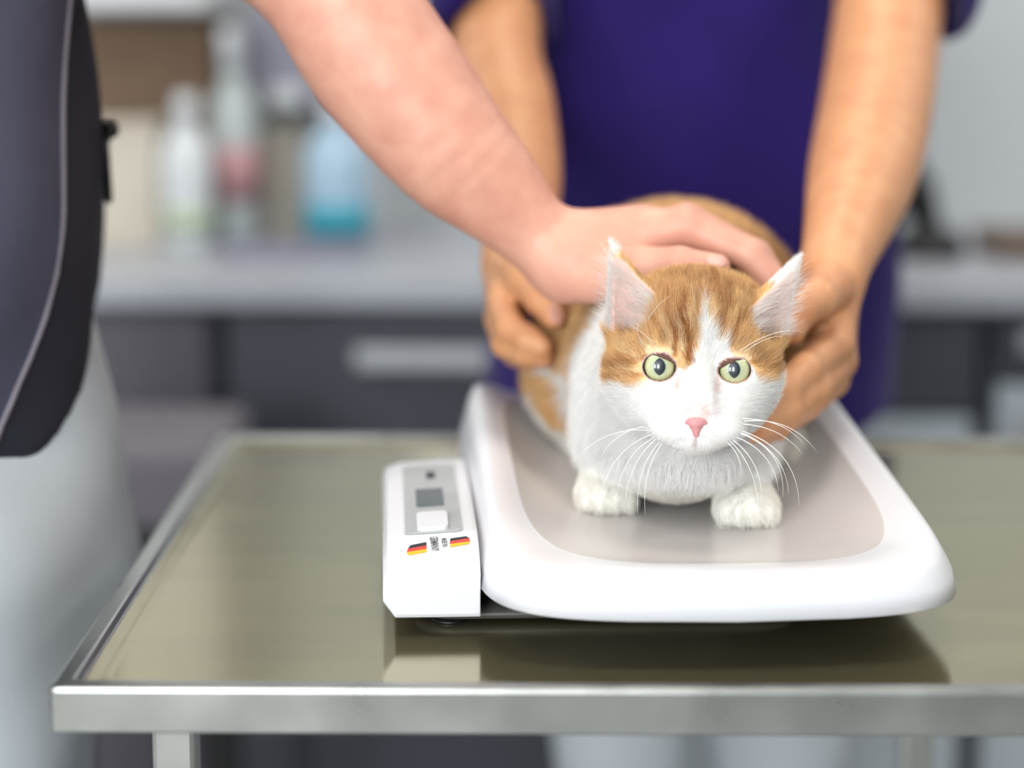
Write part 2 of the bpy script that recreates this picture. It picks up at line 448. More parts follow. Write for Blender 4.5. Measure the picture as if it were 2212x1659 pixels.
def carton(name, x0, x1, y0, y1, z0, z1, m, label, cat='carton', flap=0.012):
    t = thing(name, label, cat, ((x0 + x1) / 2, (y0 + y1) / 2, z0))
    box('box_body', x0, x1, y0, y1, z0, z1 - flap, M[m], t, bev=.003)
    box('lid', x0 - .003, x1 + .003, y0 - .003, y1 + .003, z1 - flap, z1, M[m], t, bev=.002)
    return t
carton('beige_carton', -0.635, -0.515, 3.02, 3.16, 0.90, 1.085, 'beige', 'upright beige carton on worktop below the brown box')
carton('brown_box', -0.66, -0.46, 3.17, 3.31, 0.90, 1.235, 'brown', 'brown cardboard box standing against the back wall')
carton('taupe_carton', -0.40, -0.315, 3.13, 3.25, 0.90, 1.07, 'taupe', 'taupe carton between spray bottle and blue bottle')
t = thing('wall_cabinet', 'white wall cabinet hanging above the brown box', 'cabinet', (-0.75, 3.2, 1.25))
box('body', -1.2, -0.44, 3.05, 3.318, 1.245, 1.75, M['shelfw'], t); box('cabinet_door', -1.195, -0.82, 3.03, 3.05, 1.25, 1.745, M['shelfw'], t, bev=.002); box('cabinet_door', -0.815, -0.445, 3.03, 3.05, 1.25, 1.745, M['shelfw'], t, bev=.002)
t = thing('soap_dispenser', 'lavender grey dispenser on the back wall above the taupe carton', 'dispenser', (-0.345, 3.26, 1.10))
box('rounded_body', -0.41, -0.28, 3.20, 3.318, 1.10, 1.24, M['lav'], t, bev=.015); box('lever', -0.37, -0.32, 3.17, 3.20, 1.10, 1.13, M['btl_white'], t, bev=.004)
t = thing('dark_tray', 'low dark tray in front of the blue bottle on worktop', 'tray', (-0.33, 2.95, 0.90))
box('tray_base', -0.41, -0.21, 2.88, 2.96, 0.90, 0.905, M['lav'], t, bev=.002)
for a in ((-.41, -.405, 2.88, 2.96), (-.215, -.21, 2.88, 2.96), (-.405, -.215, 2.88, 2.884), (-.405, -.215, 2.956, 2.96)): box('tray_side', *a, 0.905, 0.922, M['lav'], t)
t = thing('white_wall_object', 'white rounded dispenser on wall between the two arms', 'dispenser', (-0.1, 3.25, 1.14))  # plain white round-edged block, not identified further
M['pure'] = mat('glossy white plastic', '#f8fafc', 0.3, var=0.005)
box('rounded_body', -0.16, -0.03, 3.20, 3.318, 1.19, 1.29, M['pure'], t, bev=.03, seg=4); box('front_strip', -0.13, -0.06, 3.197, 3.203, 1.205, 1.212, M['lav'], t)
# black microscope-like device and brown case, right
t = thing('black_device', 'black bench device on worktop beside the violet shirt', 'device', (0.60, 2.95, 0.90))
lathe('device_foot', [(.05, 0), (.052, .006), (.048, .03), (.02, .045)], M['dark'], (.605, 2.97, .90), parent=t, sx=1.0, sy=1.2)
tube('device_arm', [(.605, 3.0, .94), (.60, 3.01, .99), (.575, 2.99, 1.025), (.555, 2.95, 1.03)], [.022, .02, .022, .026], M['dark'], t, 10)
lathe('device_head', [(.016, -.04), (.026, -.03), (.026, .03), (.018, .045)], M['dark'], (.565, 2.95, 1.0), parent=t)
t = thing('brown_case', 'low brown case at the right end of the worktop', 'case', (0.80, 3.0, 0.90))
M['case'] = mat('brown leatherette', '#6e5d50', 0.6, var=0.08)
box('case_base', 0.695, 0.95, 2.93, 3.1, 0.90, 0.918, M['case'], t, bev=.004); box('lid', 0.693, 0.952, 2.928, 3.102, 0.919, 0.932, M['case'], t, bev=.004)
# boxy stool in front of the mauve cabinet
M['mauve'] = mat('mauve grey vinyl', '#6a666e', 0.6, var=0.05, scale=15)
t = thing('padded_stool', 'mauve grey padded stool between left person and steel table', 'stool', (-0.44, 2.45, 0))
box('seat', -0.58, -0.325, 2.3, 2.56, 0.655, 0.76, M['mauve'], t, bev=.02, seg=3)
box('seat_frame', -0.565, -0.34, 2.315, 2.545, 0.63, 0.656, M['dark'], t, bev=.004)
for ax in (-.55, -.355):
    for ay in (2.33, 2.53): box('leg', ax - .012, ax + .012, ay - .012, ay + .012, 0.0, 0.632, M['dark'], t, bev=.003)
box('foot_rest', -0.55, -0.355, 2.318, 2.34, 0.58, 0.60, M['light_lam'], t, bev=.004)

# ------------------------------------------------------------------ steel examination table
TX0, TX1, TY0, TY1, TZ = -0.246, 0.95, 1.052, 1.71, 0.90
def rect(x0, x1, y0, y1, r, z, n=5):
    pts = []
    for cx, cy, a0 in ((x1 - r, y1 - r, 0), (x0 + r, y1 - r, 90), (x0 + r, y0 + r, 180), (x1 - r, y0 + r, 270)):
        for i in range(n + 1):
            a = math.radians(a0 + 90 * i / n); pts.append((cx + r * math.cos(a), cy + r * math.sin(a), z))
    return pts
def inset(d, z, r): return rect(TX0 + d, TX1 - d, TY0 + d, TY1 - d, max(r, 0.0008), z)
tab = thing('examination_table', 'stainless steel examination table with a raised rim under the scale', 'table', (0.35, 1.38, 0))
loops = [inset(.012, TZ - .0265, .002), inset(.002, TZ - .0265, .003), inset(0, TZ - .0250, .004), inset(0, TZ - .003, .004), inset(.0009, TZ - .0009, .004), inset(.003, TZ, .004), inset(.0105, TZ, .004), inset(.012, TZ - .0006, .004), inset(.0135, TZ - .0035, .004), inset(.0150, TZ - .0045, .006)]
me = loops_mesh('rim', loops, (False, False)); put(obj('rim', me, M['steel'], smooth=False), tab)
loops = [inset(.0150, TZ - .0045, .006), inset(.0215, TZ - .005, .008), inset(.0235, TZ - .0058, .01), inset(.028, TZ - .006, .012), inset(.2, TZ - .006, .02)]
me = loops_mesh('top_sheet', loops, (False, True)); put(obj('top_sheet', me, M['pan'], smooth=False), tab)
box('under_tray', TX0 + .012, TX1 - .012, TY0 + .012, TY1 - .012, TZ - .030, TZ - .0265, M['steel'], tab)
for x, ys in ((-0.203, (1.20,)), (0.335, (1.62,)), (0.88, (1.13, 1.64))):
    for y in ys:
        box('leg', x - .013, x + .013, y - .013, y + .013, 0.0, TZ - .03, M['steel'], tab, bev=.003)
box('stretcher', 0.345, 0.87, 1.63, 1.65, 0.18, 0.20, M['steel'], tab, bev=.003)

# ------------------------------------------------------------------ baby-type tray scale
sc = thing('animal_scale', 'white tray scale with a side display, cat sitting in it', 'scale', (0.1, 1.35, 0.894))
SROT = math.radians(3.5); sc.rotation_euler = (0, 0, SROT); SC0 = np.array([0.1, 1.35])
TC = np.array([0.1127, 1.352])
def tray_loop(a, b, z, n=5.0, lift=0.0, bulge=0.0, m=120):
    """one closed line round the tray: half width a, half length b, raised by lift along the long sides"""
    th = np.linspace(0, 2 * math.pi, m, endpoint=False)
    c, s = np.cos(th), np.sin(th)
    x = np.sign(c) * np.abs(c) ** (2 / n) * a; y = np.sign(s) * np.abs(s) ** (2 / n) * b
    nx = x / a; ny = y / b
    y = y + np.where(y < 0, -1, 1) * bulge * (1 - nx ** 2) * np.abs(ny)
    zz = z + lift * np.abs(nx) ** 3 * np.clip(0.60 + 0.70 * ny, 0, 1.10)
    return np.c_[TC[0] + x, TC[1] + y, zz]
A_, B_ = 0.144, 0.232
LF = 0.030
shell = [tray_loop(A_ - .02, B_ - .02, .9205, 6, 0, .016), tray_loop(A_ - .004, B_ - .004, .9205, 7, 0, .019),
         tray_loop(A_, B_, .9225, 7, 0.0, .02), tray_loop(A_ - .0025, B_ - .001, .933, 7, LF * .45, .02), tray_loop(A_ - .0085, B_ - .0025, .9425, 7, LF * .85, .02), tray_loop(A_ - .012, B_ - .005, .9462, 7, LF, .02), tray_loop(A_ - .017, B_ - .010, .9475, 7, LF, .019),
         tray_loop(A_ - .026, B_ - .022, .9472, 5.0, LF * .95, .016), tray_loop(A_ - .032, B_ - .030, .9458, 4.4, LF * .87, .014)]
me = loops_mesh('tray_shell', shell, (True, False)); put(obj('tray_shell', me, M['white_pl']), sc)
ins = [tray_loop(A_ - .032, B_ - .030, .9458, 4.4, LF * .87, .014), tray_loop(A_ - .036, B_ - .038, .9437, 4.1, LF * .7, .012), tray_loop(A_ - .044, B_ - .055, .9405, 3.7, LF * .42, .010),
       tray_loop(A_ - .058, B_ - .08, .9383, 3.2, LF * .18, .006), tray_loop(A_ - .08, B_ - .11, .9370, 3, LF * .03, 0), tray_loop(.02, .03, .9365, 2, 0, 0)]
me = loops_mesh('tray_inside', ins, (False, True)); put(obj('tray_inside', me, M['tray_in']), sc)  # inner surface of the tray, greyer than the shell
# base
bl = [rect(-.060, .160, 1.200, 1.50, .018, .8955), rect(-.065, .165, 1.195, 1.505, .022, .8972), rect(-.065, .165, 1.195, 1.505, .022, .9010), rect(-.058, .158, 1.203, 1.50, .02, .9045)]
me = loops_mesh('base', bl); put(obj('base', me, M['rubber']), sc)
bl = [rect(.0, .14, 1.25, 1.48, .018, .9040), rect(.006, .134, 1.26, 1.47, .022, .9207)]
me = loops_mesh('tray_support', bl); put(obj('tray_support', me, M['white_pl']), sc)
for fx, fy in ((-.045, 1.205), (.142, 1.205), (-.045, 1.48), (.142, 1.48)):
    lathe('rubber_foot', [(.010, .894), (.011, .8945), (.010, .8958)], M['dark'], (fx, fy, 0), parent=sc, n=16)
# display housing: cross-section along its length
HX0, HX1 = -.0850, -.0280
def hs(y, zt_l, zt_r, x0=HX0, x1=HX1, zb=.9055, bev=.008):
    return [(x0 + bev * .9, y, zb), (x1, y, zb), (x1, y, zt_r - .001), (x1 - .002, y, zt_r), (x0 + bev + .004, y, zt_l), (x0 + bev * .35, y, zt_l - .003), (x0, y, zt_l - bev), (x0, y, zb + .010)]
prof = [(1.1700, .9270, .9300, .908), (1.1710, .9305, .9335, .9055), (1.176, .9350, .9380, .9055), (1.195, .9420, .9445, .9055), (1.212, .9445, .9470, .9055), (1.250, .9455, .9480, .9055), (1.31, .9465, .9485, .9055), (1.39, .9475, .9495, .9055), (1.402, .9470, .9490, .9055), (1.410, .943, .945, .908)]
me = loops_mesh('display_housing', [hs(y, a, b, zb=z) for y, a, b, z in prof]); dh = put(obj('display_housing', me, M['white_pl'], smooth=False), sc)
bv = dh.modifiers.new('soft', 'BEVEL'); bv.width = .0022; bv.segments = 3; bv.limit_method = 'ANGLE'; bv.angle_limit = math.radians(28)
def on_top(x, y):
    ys = [q[0] for q in prof]; zl = np.interp(y, ys, [q[1] for q in prof]); zr = np.interp(y, ys, [q[2] for q in prof])
    f = (x - HX0 - .012) / (HX1 - HX0 - .014); return zl + (zr - zl) * f
def sx(u, v):
    """spot on the housing top seen at u,v, in the scale's own axes"""
    z = .9458; cs, sn = math.cos(SROT), math.sin(SROT)
    for _ in range(25):
        d = FW + np.array([1.0, 0, 0]) * (u - 1106) / FPX - UP * (v - 829.5) / FPX
        p = CAM + d * (z - CAM[2]) / d[2]; q = p[:2] - SC0; x, y = SC0[0] + cs * q[0] + sn * q[1], SC0[1] - sn * q[0] + cs * q[1]
        z = .5 * z + .5 * on_top(x, y)
    return (x, y)
def plate(name, quad, h, m, parent=sc, lift=0.0004):
    """thin raised piece whose outline follows the housing's sloping top"""
    lo = [(x, y, on_top(x, y) + lift) for x, y in quad]; hi = [(x, y, on_top(x, y) + lift + h) for x, y in quad]
    me = loops_mesh(name, [lo, hi]); o = obj(name, me, m, smooth=False); put(o, parent); return o
def rr(u0, u1, v0, v1, r):
    c = np.array([sx(u0, v0), sx(u1, v0), sx(u1, v1), sx(u0, v1)]); x0, x1, y0, y1 = c[:, 0].min(), c[:, 0].max(), c[:, 1].min(), c[:, 1].max()
    return [(p[0], p[1]) for p in rect(x0, x1, y0, y1, r, 0, 3)]
plate('display_panel', rr(880, 985, 1012, 1150, .004), .0006, M['panel_grey'])
plate('display_window', rr(904, 960, 1062, 1095, .001), .0010, M['lcd'])
plate('display_button', rr(906, 970, 1118, 1148, .004), .0030, M['white_pl'])
plate('display_emblem', rr(925, 943, 1024, 1037, .002), .0010, M['ink'])
# country-of-origin sticker: flag halves at both ends, the two lines of letters between them, read from the left side
def flag(cs):
    for cname, quad in cs: plate('flag_stripe', [sx(*q) for q in quad], .0003, M[cname], lift=.0004)
flag([('ink', [(892, 1181), (926, 1174), (926, 1181), (886, 1189)]), ('red', [(886, 1189), (926, 1181), (926, 1189), (884, 1196)]), ('gold', [(884, 1196), (926, 1189), (926, 1195), (889, 1202)])])
flag([('ink', [(978, 1166), (1012, 1161), (1018, 1165), (977, 1172)]), ('red', [(977, 1172), (1018, 1165), (1020, 1172), (977, 1178)]), ('gold', [(977, 1178), (1020, 1172), (1017, 1177), (978, 1184)])])
def word(txt, p0, p1, hgt):
    """flat printed letters running from p0 towards p1 on the housing top"""
    cu = bpy.data.curves.new('lettering', 'FONT'); cu.body = txt; cu.size = 1.0; cu.extrude = 0.0; cu.align_x = 'LEFT'; cu.offset = 0.01
    o = bpy.data.objects.new('lettering', cu); C.objects.link(o); bpy.context.view_layer.update()
    dg = bpy.context.evaluated_depsgraph_get(); me = bpy.data.meshes.new_from_object(o.evaluated_get(dg)); bpy.data.objects.remove(o)
    co = np.array([v.co[:] for v in me.vertices]); mn, mx = co.min(0), co.max(0)
    a, b = np.array(p0), np.array(p1); d = (b - a); ln = np.linalg.norm(d); d /= ln; nrm = np.array([-d[1], d[0]])
    for v, c in zip(me.vertices, co):
        q = a + d * (c[0] - mn[0]) / (mx[0] - mn[0]) * ln + nrm * (c[1] - mn[1]) / (mx[1] - mn[1]) * hgt
        v.co = (q[0], q[1], on_top(q[0], q[1]) + .0006)
    put(obj('lettering', me, M['ink'], smooth=False), sc)
word('GERMANY', sx(933, 1163), sx(937, 1194), .0048)
word('MADE IN', sx(958, 1166), sx(961, 1184), .0032)

# ------------------------------------------------------------------ the cat
cat = thing('cat', 'ginger and white cat crouching in the scale tray, facing forward', 'cat', (0.11, 1.38, 0.937))
yv = CAM - EYES; yv /= np.linalg.norm(yv)                 # head axes: y out of the face, x to its left, z up
xv = np.cross(yv, [0, 0, 1]); xv /= np.linalg.norm(xv); xv = -xv
if xv[0] < 0: xv = -xv
zv = np.cross(xv, yv)
if zv[2] < 0: zv = -zv
HR = np.stack([xv, yv, zv], 1)                             # columns are the axes
def hp(x, y, z): return EYES + HR @ (np.array([x, y, z], float) * 0.001)
def HE(c, r, k, sub=False): return E(hp(*c), np.array(r) * .001, k * .001, sub, HR)
def HC(a, b, ra, rb, k, sub=False, flat=None):
    f = None if flat is None else (HR @ np.array(flat[0], float), flat[1])
    return RC(hp(*a), hp(*b), ra * .001, rb * .001, k * .001, sub, f)
def to_head(V): return (V - EYES) @ HR * 1000.0

EYE_C = [(-22.6, -14.0, 0.0), (22.0, -14.0, -0.8)]
def lid_cut(c, r, pt, nrm, k):
    q = P('X', hp(*c), np.array(r) * .001, k * .001, True, HR); n = HR @ np.array([nrm[0], 0, nrm[1]], float); q.flat = (hp(pt[0], 0, pt[1]), n / np.linalg.norm(n)); return q
def cat_prims():
    p = []
    # trunk
    p += [E((.120, 1.505, 1.024), (.097, .105, .090), .03), E((.108, 1.405, 1.008), (.066, .115, .066), .03), E((.107, 1.315, 1.000), (.050, .065, .044), .03)]
    p += [E((.055, 1.50, .985), (.042, .085, .048), .025), E((.175, 1.50, .985), (.042, .085, .048), .025)]          # thighs
    p += [E((.071, 1.330, .990), (.022, .050, .040), .02), E((.148, 1.325, .985), (.020, .046, .036), .02)]           # shoulders
    p += [RC((.110, 1.38, 1.030), hp(-3, -72, 4), .056, .044, .03), E(hp(-5, -58, -42), (.034, .034, .030), .03)]        # neck and throat
    p += [E((.105, 1.280, .985), (.040, .032, .034), .02)]                                                           # bib
    # front legs
    p += chain([((.066, 1.325, .985), .020), ((.0625, 1.314, .958), .0155)], .010)
    p += [E((.0625, 1.302, .9485), (.0180, .024, .0125), .007)]
    p += chain([((.149, 1.310, .985), .020), ((.149, 1.284, .958), .0160)], .010)
    p += [E((.1485, 1.270, .9490), (.0190, .025, .0135), .007)]
    for cx, cy in ((.0625, 1.302), (.1485, 1.270)):
        for i, dx in enumerate((-.0130, -.0045, .0045, .0130)):
            p += [E((cx + dx, cy - .0175 + abs(dx) * .35, .9460), (.0054, .0090, .0088), .004)]
    p += [E((.056, 1.462, .947), (.017, .040, .012), .01), E((.190, 1.445, .947), (.017, .040, .012), .01)]            # hind paws
    p += chain([((.13, 1.60, .965), .020), ((.18, 1.575, .954), .017), ((.200, 1.50, .952), .015), ((.195, 1.43, .953), .012)], .01)   # tail
    # skull
    p += [HE((-3, -44, 13), (46, 40, 44), 10), HE((-31, -32, -6), (24, 27, 25), 14), HE((26, -32, -6), (23, 27, 25), 14)]
    p += [HE((-2, -22, 24), (30, 20, 20), 14), HE((-3, -50, 38), (43, 28, 20), 10)]
    p += [HC((0, -13, 12), (0, 15, -25), 12, 8.0, 9), HE((0, -6, -29), (25, 24, 17), 14)]
    p += [HE((-12.5, 6, -35.5), (15, 12, 9.5), 9), HE((12.5, 6, -35.5), (15, 12, 9.5), 9), HE((0, 1, -44), (13, 12, 6.5), 6), HE((-25, -17, -22), (17, 19, 16), 14), HE((22, -17, -22), (16, 19, 16), 14)]
    p += [HE((-19, -12, 13), (14, 9, 7), 8), HE((19, -12, 13), (14, 9, 7), 8)]
    for c in EYE_C: p += [HE(c, (14.0, 14.0, 14.0), 5)]
    # ears
    p += [HC((-36, -32, 26), (-53.4, -40, 74), 20.0, 1.6, 6, flat=((0, 1, 0), .62))]
    p += [HC((36.5, -34, 23), (60.0, -44, 68), 18.0, 1.6, 6, flat=((.5, .85, 0), .62))]
    p += [HC((-36.8, -21.5, 29), (-53.0, -33.5, 69.5), 16.6, 0.8, 1.5, True, ((0, 1, 0), .8))]
    p += [HC((43.0, -24.5, 26), (62.5, -39.0, 64.5), 14.5, 0.8, 1.5, True, ((.5, .85, 0), .8))]
    # eye openings
    p += [lid_cut((-22.6, -4, -0.2), (9.6, 16, 8.1), (-27.6, 7.4), (.37, .93), 1.2), lid_cut((22.0, -4, -1.0), (9.5, 16, 7.8), (29.0, 6.3), (-.40, .92), 1.2)]
    # mouth line
    p += [HC((0, 19, -41), (-9, 14.5, -44.5), 0.9, 0.7, 1.2, True), HC((0, 19, -41), (9, 14.5, -44.5), 0.9, 0.7, 1.2, True)]
    return p
CP = cat_prims()

def sstep(a, b, x): t = np.clip((x - a) / (b - a), 0, 1); return t * t * (3 - 2 * t)
def poly_in(pts, u, v):
    pts = np.array(pts, float); ins = np.zeros(u.shape, bool); j = len(pts) - 1
    for i in range(len(pts)):
        (xi, yi), (xj, yj) = pts[i], pts[j]
        c = ((yi > v) != (yj > v)) & (u < (xj - xi) * (v - yi) / (yj - yi + 1e-9) + xi); ins ^= c; j = i
    return ins
def seg_d(a, b, u, v):
    a = np.array(a, float); b = np.array(b, float); ba = b - a
    h = np.clip(((u - a[0]) * ba[0] + (v - a[1]) * ba[1]) / (ba @ ba), 0, 1)
    return np.hypot(u - a[0] - h * ba[0], v - a[1] - h * ba[1])
def vnoise(p, f, seed):
    """cheap smooth noise from a few sine waves"""
    r = np.random.default_rng(seed); o = np.zeros(len(p))
    for i in range(6):
        k = r.normal(size=3) * f; o += np.sin(p @ k + r.uniform(0, 6.28))
    return o / 3.0

ORANGE, DARKO, LIGHTO, WHITEC = np.array(lin('#eec38c')), np.array(lin('#a96b2d')), np.array(lin('#f4dcb6')), np.array(lin('#fbfaf8'))
EARP = np.array(lin('#ecc3b8'))
EARS_OUT = [q for q in CP if q.kind == 'C' and q.sub is False and q.flat is not None]
EARS_IN = [q for q in CP if q.kind == 'C' and q.sub is True and q.flat is not None]
def cat_colour(V, jitter=True):
    """coat colour at points of the cat, painted nose shading included, plus masks: head, eye rim, ear inside"""
    h = to_head(V); n = len(V)
    u = 1510 + h[:, 0] / .2735; v = 792 - h[:, 2] / .2735
    if jitter:
        u = u + rng.normal(size=n) * 3.0; v = v + rng.normal(size=n) * 3.0
    w1 = vnoise(V, 260, 3); w2 = vnoise(V, 700, 5)
    u = u + 3 * w2; v = v + 3 * w1
    head = h[:, 1] > -86 
    head &= (h[:, 2] > -54) | (h[:, 1] > -20)
    # ---- head: white below the orange mask, blaze up the forehead
    cap = [(1270, 690), (1285, 400), (1760, 400), (1760, 690), (1712, 740), (1702, 790), (1680, 812), (1655, 828), (1636, 806), (1624, 786), (1600, 772), (1584, 765), (1577, 750), (1577, 728), (1551, 732), (1545, 716), (1534, 687), (1520, 640), (1514, 700), (1511, 755), (1501, 785), (1484, 802), (1464, 786), (1445, 815), (1402, 822), (1392, 836), (1370, 838), (1343, 832), (1314, 842), (1290, 835), (1270, 780)]
    cap_in = poly_in(cap, u, v)
    ob = ORANGE * (1 + .16 * w1[:, None])
    st = np.zeros(n); 
    def stripe(pts, w, a):
        nonlocal st
        d = np.min([seg_d(pts[i], pts[i + 1], u, v) for i in range(len(pts) - 1)], 0); st = np.maximum(st, a * (1 - sstep(w * .35, w, d)))
    stripe([(1478, 660), (1468, 700), (1462, 725), (1461, 765)], 11, .9); stripe([(1483, 690), (1482, 716), (1492, 750), (1496, 778)], 12, 1.0)
    stripe([(1440, 640), (1446, 690)], 12, .55); stripe([(1415, 690), (1435, 735)], 9, .5); stripe([(1505, 600), (1506, 700)], 7, .6); stripe([(1480, 580), (1478, 650)], 8, .55)
    stripe([(1450, 570), (1452, 630)], 9, .6); stripe([(1545, 590), (1552, 650), (1558, 712)], 11, .75); stripe([(1576, 620), (1570, 680)], 9, .7); stripe([(1600, 690), (1580, 738)], 8, .8)
    stripe([(1530, 570), (1532, 640)], 8, .5); stripe([(1398, 770), (1360, 785), (1330, 802), (1300, 800)], 9, .8); stripe([(1390, 812), (1350, 818), (1315, 828)], 8, .6)
    stripe([(1625, 778), (1660, 790), (1695, 800)], 8, .75); stripe([(1300, 730), (1345, 720), (1390, 735)], 9, .35); stripe([(1640, 700), (1675, 730)], 9, .3)
    crown = sstep(.15, .95, np.sin(u * .33 + 2.2 * w1 + .6 * np.sin(v * .05))) * (1 - sstep(630, 680, v)) * (np.abs(u - 1500) < 130)
    st = np.maximum(st, .62 * crown)
    lt = np.zeros(n)
    for a, b, w, s_ in (((1400, 752), (1450, 762), 12, .8), ((1473, 700), (1476, 770), 6, .8), ((1440, 700), (1452, 750), 8, .5), ((1590, 760), (1622, 768), 9, .7), ((1350, 760), (1380, 775), 10, .4), ((1350, 805), (1390, 800), 8, .5), ((1500, 640), (1497, 720), 6, .5)):
        lt = np.maximum(lt, s_ * (1 - sstep(w * .3, w, seg_d(a, b, u, v))))
    oc = ob * (1 - st[:, None]) + DARKO * st[:, None]; oc = oc * (1 - lt[:, None]) + LIGHTO * lt[:, None]
    col = np.where(cap_in[:, None], oc, WHITEC)
    hind = h[:, 1] < -50                                           # white collar behind the left cheek
    col = np.where((head & (h[:, 1] < -62) & (h[:, 2] < 20) & (h[:, 0] < 10))[:, None], WHITEC, col)
    # ---- body in room axes
    x, y, z = V.T
    wob = .012 * vnoise(V, 60, 9)
    back = (z > 1.035 - (y - 1.33) * .22 + wob) & (y > 1.325 + wob - (x - .11) * .25)
    flank = (y > 1.455 + wob) & (z > .985 + wob)
    line = np.abs((y - 1.385) - (1.03 - z) * -.62 + .018) < .006
    strp = (np.sin((y + .3 * z) * 75 + 2 * vnoise(V, 40, 11)) * .5 + .5)
    bcol = np.where((back | flank)[:, None], ORANGE * (1 - .25 * sstep(.5, .95, strp)[:, None]) * (1 + .1 * w1[:, None]), WHITEC)
    sl = (x < .075) & (z < 1.03) & (z > .955) & (np.abs(y - (1.345 + (z - .97) * .35)) < .008)
    sl |= (x < .09) & (z < 1.0) & (np.abs(y - (1.43 + (z - .97) * .25)) < .02)
    bcol = np.where(sl[:, None], ORANGE * 1.05, bcol)
    bcol = np.where((z < .963)[:, None], WHITEC * np.array([1.0, .985, .93]), bcol)
    col = np.where(head[:, None], col, bcol)
    # ---- ears: pale inside, white towards the tips
    ei = np.zeros(n, bool)
    for q in EARS_IN: ei |= (q(V) < .0022)
    zone = (h[:, 2] > 20) & (np.abs(h[:, 0]) > 16)
    ei &= zone
    eo = np.zeros(n, bool)
    for q in EARS_OUT: eo |= (q(V) < .003)
    tip = eo & (((h[:, 0] > 0) & (h[:, 2] > 50)) | ((h[:, 0] < 0) & (h[:, 2] > 68)) | ((h[:, 0] < -53) & (h[:, 2] > 20)) | (h[:, 0] > 51) & (h[:, 2] > 14)) & zone
    col = np.where(tip[:, None], WHITEC, col)
    # ---- eye rims, tear lines, nose skin and painted shade beside the bridge
    rim = np.full(n, 9.0)
    for (cx, cz, rx, rz) in ((-22.6, -.2, 9.4, 7.9), (22.0, -1.2, 9.2, 7.0)):
        rim = np.minimum(rim, np.hypot((h[:, 0] - cx) / rx, (h[:, 2] - cz) / rz))
    rim = np.where(h[:, 1] > -22, rim, 9)
    col = np.where(((rim < 1.16) & (h[:, 1] > -9))[:, None], np.array(lin('#c9a6a0')), col)
    col = np.where((rim < 1.045)[:, None], np.array(lin('#6d4f47')), col)
    for s_ in (-1, 1):
        d = seg_d((1510 + s_ * 45, 812), (1510 + s_ * 42, 838), u, v)
        f = (1 - sstep(3, 9, d)) * (h[:, 1] > -15) * .5; col = col * (1 - f[:, None]) + np.array(lin('#eec6c1')) * f[:, None]
    nb = (1 - sstep(18, 34, np.hypot((u - 1512), (v - 893) * 1.0))) * (h[:, 1] > 5); nb = nb * .6
    col = col * (1 - nb[:, None]) + np.array(lin('#e6bfb8')) * nb[:, None]
    for a, b in (((1488, 828), (1483, 892)), ((1547, 832), (1553, 892))):  # bridge-side shading put into the coat colour, with thin fur over skin
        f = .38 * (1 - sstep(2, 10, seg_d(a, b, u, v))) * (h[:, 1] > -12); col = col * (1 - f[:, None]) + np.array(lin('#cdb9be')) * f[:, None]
    mo = (1 - sstep(2, 6, seg_d((1512, 938), (1512, 955), u, v))) * (h[:, 1] > 5); col = col * (1 - .6 * mo[:, None]) + np.array(lin('#c99a98')) * .6 * mo[:, None]
    return np.clip(col, 0, 1), head, rim, ei, h

lo, hi = bounds(CP)
CV, CF = body_mesh(CP, .00125, lo, hi)
CV = relax(CV, CF, 1, .45)
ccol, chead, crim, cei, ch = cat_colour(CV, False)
skin = ccol * .92
skin = np.where(cei[:, None], EARP, skin)
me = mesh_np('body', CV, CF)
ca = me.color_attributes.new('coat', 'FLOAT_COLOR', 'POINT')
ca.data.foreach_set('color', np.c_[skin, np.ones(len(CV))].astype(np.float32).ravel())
def coat_mat(name, hair):
    m = bpy.data.materials.new(name); m.use_nodes = True; nt = m.node_tree; N = nt.nodes; L = nt.links
    at_ = N.new('ShaderNodeAttribute'); at_.attribute_name = 'coat'
    if not hair:
        b = N['Principled BSDF']; b.inputs['Roughness'].default_value = .8; b.inputs['Specular IOR Level'].default_value = .2
        nz = N.new('ShaderNodeTexNoise'); nz.inputs['Scale'].default_value = 900
        mx = N.new('ShaderNodeMixRGB'); mx.blend_type = 'MULTIPLY'; mx.inputs[0].default_value = .08
        L.new(at_.outputs['Color'], mx.inputs[1]); L.new(nz.outputs[0], mx.inputs[2]); L.new(mx.outputs[0], b.inputs['Base Color'])
        return m
    N.remove(N['Principled BSDF']); out = N['Material Output']
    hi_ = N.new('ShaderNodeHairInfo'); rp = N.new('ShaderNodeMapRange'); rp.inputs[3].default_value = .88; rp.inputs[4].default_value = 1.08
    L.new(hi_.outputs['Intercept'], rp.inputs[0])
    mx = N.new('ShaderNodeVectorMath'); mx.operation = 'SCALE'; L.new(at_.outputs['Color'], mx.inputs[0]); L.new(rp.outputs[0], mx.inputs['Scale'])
    d = N.new('ShaderNodeBsdfDiffuse'); t = N.new('ShaderNodeBsdfTranslucent'); g = N.new('ShaderNodeBsdfGlossy'); g.inputs['Roughness'].default_value = .45
    L.new(mx.outputs[0], d.inputs[0]); L.new(mx.outputs[0], t.inputs[0])
    a = N.new('ShaderNodeMixShader'); a.inputs[0].default_value = .35; L.new(d.outputs[0], a.inputs[1]); L.new(t.outputs[0], a.inputs[2])
    b = N.new('ShaderNodeMixShader'); b.inputs[0].default_value = .05; L.new(a.outputs[0], b.inputs[1]); L.new(g.outputs[0], b.inputs[2])
    L.new(b.outputs[0], out.inputs[0]); return m
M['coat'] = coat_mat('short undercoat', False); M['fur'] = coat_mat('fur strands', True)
put(obj('body', me, M['coat']), cat)

